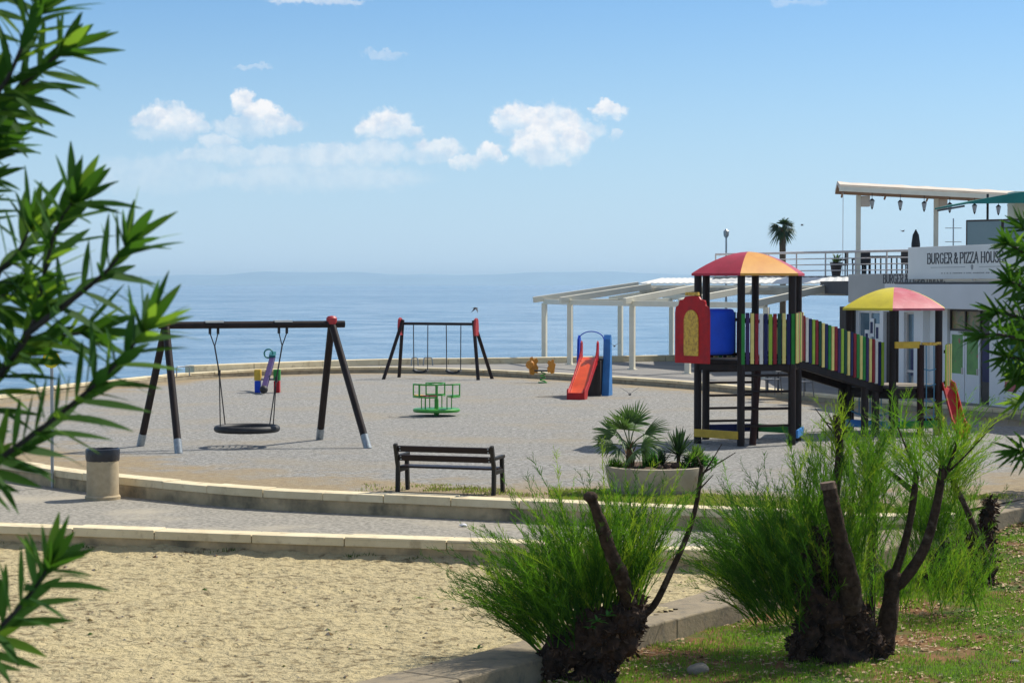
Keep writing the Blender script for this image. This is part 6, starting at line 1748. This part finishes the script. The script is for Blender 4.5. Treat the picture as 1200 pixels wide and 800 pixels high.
# tree outside the frame on the right: its shade lies over the kerb
tb = V((11.6, 34.2, -.2)); tr_ = thing('shade_tree', 'broad-leaved tree beyond the right edge shading the kerb', 'tree', tb)
q = MB(); q.tube(catmull([tb, tb + V((.1, 0, 1.2)), tb + V((-.1, .1, 2.4)), tb + V((0, .1, 3.6))], 5), [.17 - .005 * i for i in range(16)], 12)
for k in range(7):
    a_ = k * .9; e = tb + V((1.1 * math.cos(a_), 1.1 * math.sin(a_), 3.2 + .3 * (k % 3))); q.tube([tb + V((0, 0, 2.2)), lerp(tb + V((0, 0, 2.2)), e, .55) + V((0, 0, .1)), e], [.07, .045, .02], 7)
part(tr_, 'trunk', q, M['stem'], smooth=50)
q = MB()
for i in range(4200):
    v_ = V((rr.gauss(0, 1), rr.gauss(0, 1), rr.gauss(0, 1))).normalized() * rr.random() ** .45
    c = tb + V((v_.x * 1.75, v_.y * 1.75, 3.5 + v_.z * 1.05)); 
    if noise.noise(c * 1.6) < -.18: continue
    d = V((rr.gauss(0, 1), rr.gauss(0, 1), rr.gauss(-.2, .7))).normalized(); q.leaf(c, d, V((0, 0, 1)), rr.uniform(.12, .2), .08, .1, .15, 3)
part(tr_, 'crown', q, M['treeleaf'], smooth=0, recalc=False)

# ------------------------------------------------------------------ grass, weeds, litter, stones
rr = random.Random(99)
def blades(cond_n, fn, mats, name):
    mb = MB(); fn(mb); return struct(name, mb, mats, kind='stuff')
def gfn(mb):
    cnt = 0
    for _ in range(190000):
        if cnt > 85000: break
        y = rr.uniform(18.5, 34); kx, kz = kerb_x(y); x = rr.uniform(kx + .36, y * .27 + .6)
        if x < kx + .36: continue
        dens = noise.noise(V((x * .75, y * .75, 11))) + .55 * noise.noise(V((x * 2.6, y * 2.6, 4))) + .05
        edge = min((x - kx - .36) / .7, 1)
        if dens < .14 - .30 * edge + rr.uniform(-.25, .25): continue
        h = rr.uniform(.028, .075) * (1.25 if rr.random() < .1 else 1); a_ = rr.uniform(0, 6.283); e_ = abs(rr.gauss(0, .45))
        d = V((math.cos(a_) * math.sin(e_), math.sin(a_) * math.sin(e_), math.cos(e_)))
        mb.blade(V((x, y, bank_z(x, y) - .005)), d, V((rr.uniform(-.4, .4) + 1, rr.uniform(-.5, .5), 0)).normalized(), h, rr.uniform(.005, .010), .15, 0 if rr.random() < .88 else 1); cnt += 1
blades(0, gfn, [M['grass1'], M['grass2']], 'grass')
def lfn(mb):
    for _ in range(7500):
        y = rr.uniform(18.5, 33); kx, kz = kerb_x(y); x = rr.uniform(kx + .38, y * .27 + .5)
        if x < kx + .38 or noise.noise(V((x * .6, y * .6, 31))) < -.15: continue
        c = V((x, y, bank_z(x, y) + rr.uniform(.006, .025))); a_ = rr.uniform(0, 6.28)
        mb.leaf(c, V((math.cos(a_), math.sin(a_), rr.uniform(-.1, .3))), V((rr.gauss(0, .3), rr.gauss(0, .3), 1)), rr.uniform(.04, .11), rr.uniform(.018, .042), .2, .4, 3, 0)
blades(0, lfn, [M['litter']], 'leaf_litter')
def wfn(mb):
    # moss and low weeds on the gravel by the near wall and round the planter
    for _ in range(60000):
        px = rr.uniform(560, 1180); k = NR[0]
        i = rr.randrange(58, 112); p = lerp(NR[i], NR[i + 1], rr.random()); off = rr.uniform(.35, 2.4)
        x, y = p.x + rr.uniform(-.2, .2), p.y + off
        if x < -2.6 + rr.random() * 1.2: continue
        v_ = noise.noise(V((x * .55, y * .9, 3))) + .5 * noise.noise(V((x * 2.2, y * 3.2, 8)))
        band = 1 - abs(off - (1.35 if x < .8 else .9)) / (.9 if x < .8 else 1.4)
        if v_ + band * .75 + (.42 if .6 < x < 5.8 else -.38) < .45 + rr.uniform(-.35, .35): continue
        if (V((x, y, 0)) - V((pc.x, pc.y, 0))).length < .8: continue
        e_ = abs(rr.gauss(0, .6)); a_ = rr.uniform(0, 6.283); d = V((math.cos(a_) * math.sin(e_), math.sin(a_) * math.sin(e_), math.cos(e_)))
        mb.blade(V((x, y, -.003)), d, V((1, rr.uniform(-.4, .4), 0)).normalized(), rr.uniform(.02, .06), rr.uniform(.008, .014), .1, 0 if rr.random() < (.8 if x > .6 else .5) else 1)
blades(0, wfn, [mk('low_weed', (.17, .26, .03), (.22, .30, .05), sc=1.5, rough=.7, spec=.15, trans=(.4, (.4, .5, .07))), M['grass2']], 'ground_weeds')
def jfn(mb):
    # weeds in the joint between lower wall and sand, and on the far wall foot
    for i in range(70):
        x = rr.uniform(-8, 3); y = low_y(x) + .0
        if noise.noise(V((x * 1.3, 2, 2))) < .05: continue
        for _ in range(rr.randrange(6, 26)):
            e_ = abs(rr.gauss(0, .8)); a_ = rr.uniform(0, 6.283); d = V((math.cos(a_) * math.sin(e_), -abs(math.sin(a_)) * math.sin(e_), math.cos(e_)))
            mb.blade(V((x + rr.gauss(0, .09), y - .03 - abs(rr.gauss(0, .03)), sand_z(x, y - .05) - .01)), d, V((1, 0, 0)), rr.uniform(.03, .10), .010, .2, 0)
blades(0, jfn, [M['tam2']], 'wall_weeds')
def pfn(mb):
    for _ in range(420):
        y = rr.uniform(18.5, 30.5); x = rr.uniform(-8.5, min(kerb_x(y)[0] - .4, 4))
        if x > kerb_x(y)[0] - .4 or y > low_y(x) - .05: continue
        c = V((x, y, sand_z(x, y) + .004)); s = rr.uniform(.008, .022) if rr.random() < .93 else rr.uniform(.025, .045); o = len(mb.v)
        for k in range(5):
            a_ = k * 1.2566 + rr.uniform(-.3, .3); mb.v.append(c + V((math.cos(a_) * s * 1.2, math.sin(a_) * s, rr.uniform(0, .004))))
        mb.v.append(c + V((rr.uniform(-.3, .3) * s, 0, s * .8)))
        for k in range(5): mb.f.append((o + k, o + (k + 1) % 5, o + 5)); mb.m.append(0 if rr.random() < .6 else 1)
blades(0, pfn, [M['bank'], M['stone']], 'sand_debris')
for px, py, r_, lb_ in ((818, 788, .10, 'pale stone lying in the grass right of the left tamarisk stump'), (1190, 776, .05, 'small pale stone in the grass near the right corner')):
    c = gz(px, py); q = MB(); q.ball(c + V((0, 0, r_ * .35)), (r_ * 1.2, r_, r_ * .65), 10); q.v = [w + V((.5, .5, 1)) * .03 * noise.noise(w * 7) for w in q.v]
    single('stone', lb_, 'stone', q, M['stone'], c, smooth=50)

# ------------------------------------------------------------------ birds
def bird(name, label, cat, c, s, rz, flap, tilt=0.0):
    q = MB(); f = V((math.cos(rz), math.sin(rz), 0)); sd_ = V((-f.y, f.x, 0)); u = V((0, 0, 1))
    pr = [(-.5, .01), (-.32, .07), (-.1, .14), (.12, .15), (.3, .07), (.4, .06), (.48, .015)]
    o = len(q.v); n_ = 10
    for a, r_ in pr:
        for k in range(n_): t_ = 2 * math.pi * k / n_; q.v.append(c + (f * a + sd_ * r_ * math.cos(t_) + u * (r_ * .9 * math.sin(t_))) * s)
    for i in range(len(pr) - 1):
        for k in range(n_): q.f.append((i * n_ + k, i * n_ + (k + 1) % n_, (i + 1) * n_ + (k + 1) % n_, (i + 1) * n_ + k)); q.m.append(0)
    q.f += [tuple(range(n_)), tuple((len(pr) - 1) * n_ + k for k in range(n_))[::-1]]; q.m += [0, 0]
    for sg_ in (-1, 1):
        w = [(0, .2, -.12), (.35, .2, -.14), (.75, .05, -.12), (1.05, -.2, -.22)]; o = len(q.v)
        for (dist, front_, back_) in w:
            z = flap * dist * (1 if dist < .4 else 1.0) - .25 * max(0, dist - .4) * abs(flap)
            for x_ in (front_, back_):
                for th in (.012, -.012): q.v.append(c + (f * x_ + sd_ * sg_ * dist + u * (z + .05 + th)) * s)
        for i in range(3):
            a = o + i * 4
            q.f += [(a, a + 4, a + 6, a + 2), (a + 1, a + 3, a + 7, a + 5), (a, a + 1, a + 5, a + 4), (a + 2, a + 6, a + 7, a + 3)]; q.m += [0] * 4
        a = o + 12; q.f.append((a, a + 1, a + 3, a + 2)); q.m.append(0)
    o = len(q.v)
    for x_, y_ in ((-.45, -.03), (-.45, .03), (-.75, .12), (-.75, -.12)):
        for th in (.01, -.01): q.v.append(c + (f * x_ + sd_ * y_ + u * th) * s)
    q.f += [(o, o + 2, o + 4, o + 6), (o + 1, o + 7, o + 5, o + 3), (o, o + 1, o + 3, o + 2), (o + 2, o + 3, o + 5, o + 4), (o + 4, o + 5, o + 7, o + 6), (o + 6, o + 7, o + 1, o)]; q.m += [0] * 6
    return single(name, label, cat, q, M['bird'], c, smooth=40)
bird('gull', 'dark gull gliding above the far swing over the sea', 'bird', ad(557, 361, 66), .21, RAD(30), -.6)
bird('pigeon', 'dark pigeon flying beside the palm crown above the terrace', 'bird', ad(940, 264, 70), .13, RAD(160), .35)
bird('pigeon', 'dark pigeon flying under the terrace canopy left of the closed parasol', 'bird', ad(1058, 271, 68), .14, RAD(20), .3)
bird('small_bird', 'tiny dark bird flying low over the water right of the blue slide', 'bird', ad(720, 405.5, 50), .15, RAD(100), .7)
bird('small_bird', 'small dark bird hovering just above the fan palm in the planter', 'bird', ad(738, 462, 34), .15, RAD(80), .8)

# ------------------------------------------------------------------ the hazy air over the sea
hzmat = bpy.data.materials.new('sea_haze'); hzmat.use_nodes = True; nt = hzmat.node_tree; nt.nodes.clear()
out = nt.nodes.new('ShaderNodeOutputMaterial'); pv_ = nt.nodes.new('ShaderNodeVolumePrincipled')
pv_.inputs['Color'].default_value = (.58, .80, 1.0, 1); pv_.inputs['Density'].default_value = .9e-4; pv_.inputs['Anisotropy'].default_value = .25
nt.links.new(pv_.outputs[0], out.inputs['Volume'])
q = MB(); q.box((0, 6400, 34), (32000, 12900, 74)); hz_ = struct('haze', q, hzmat, kind='stuff', recalc=True)
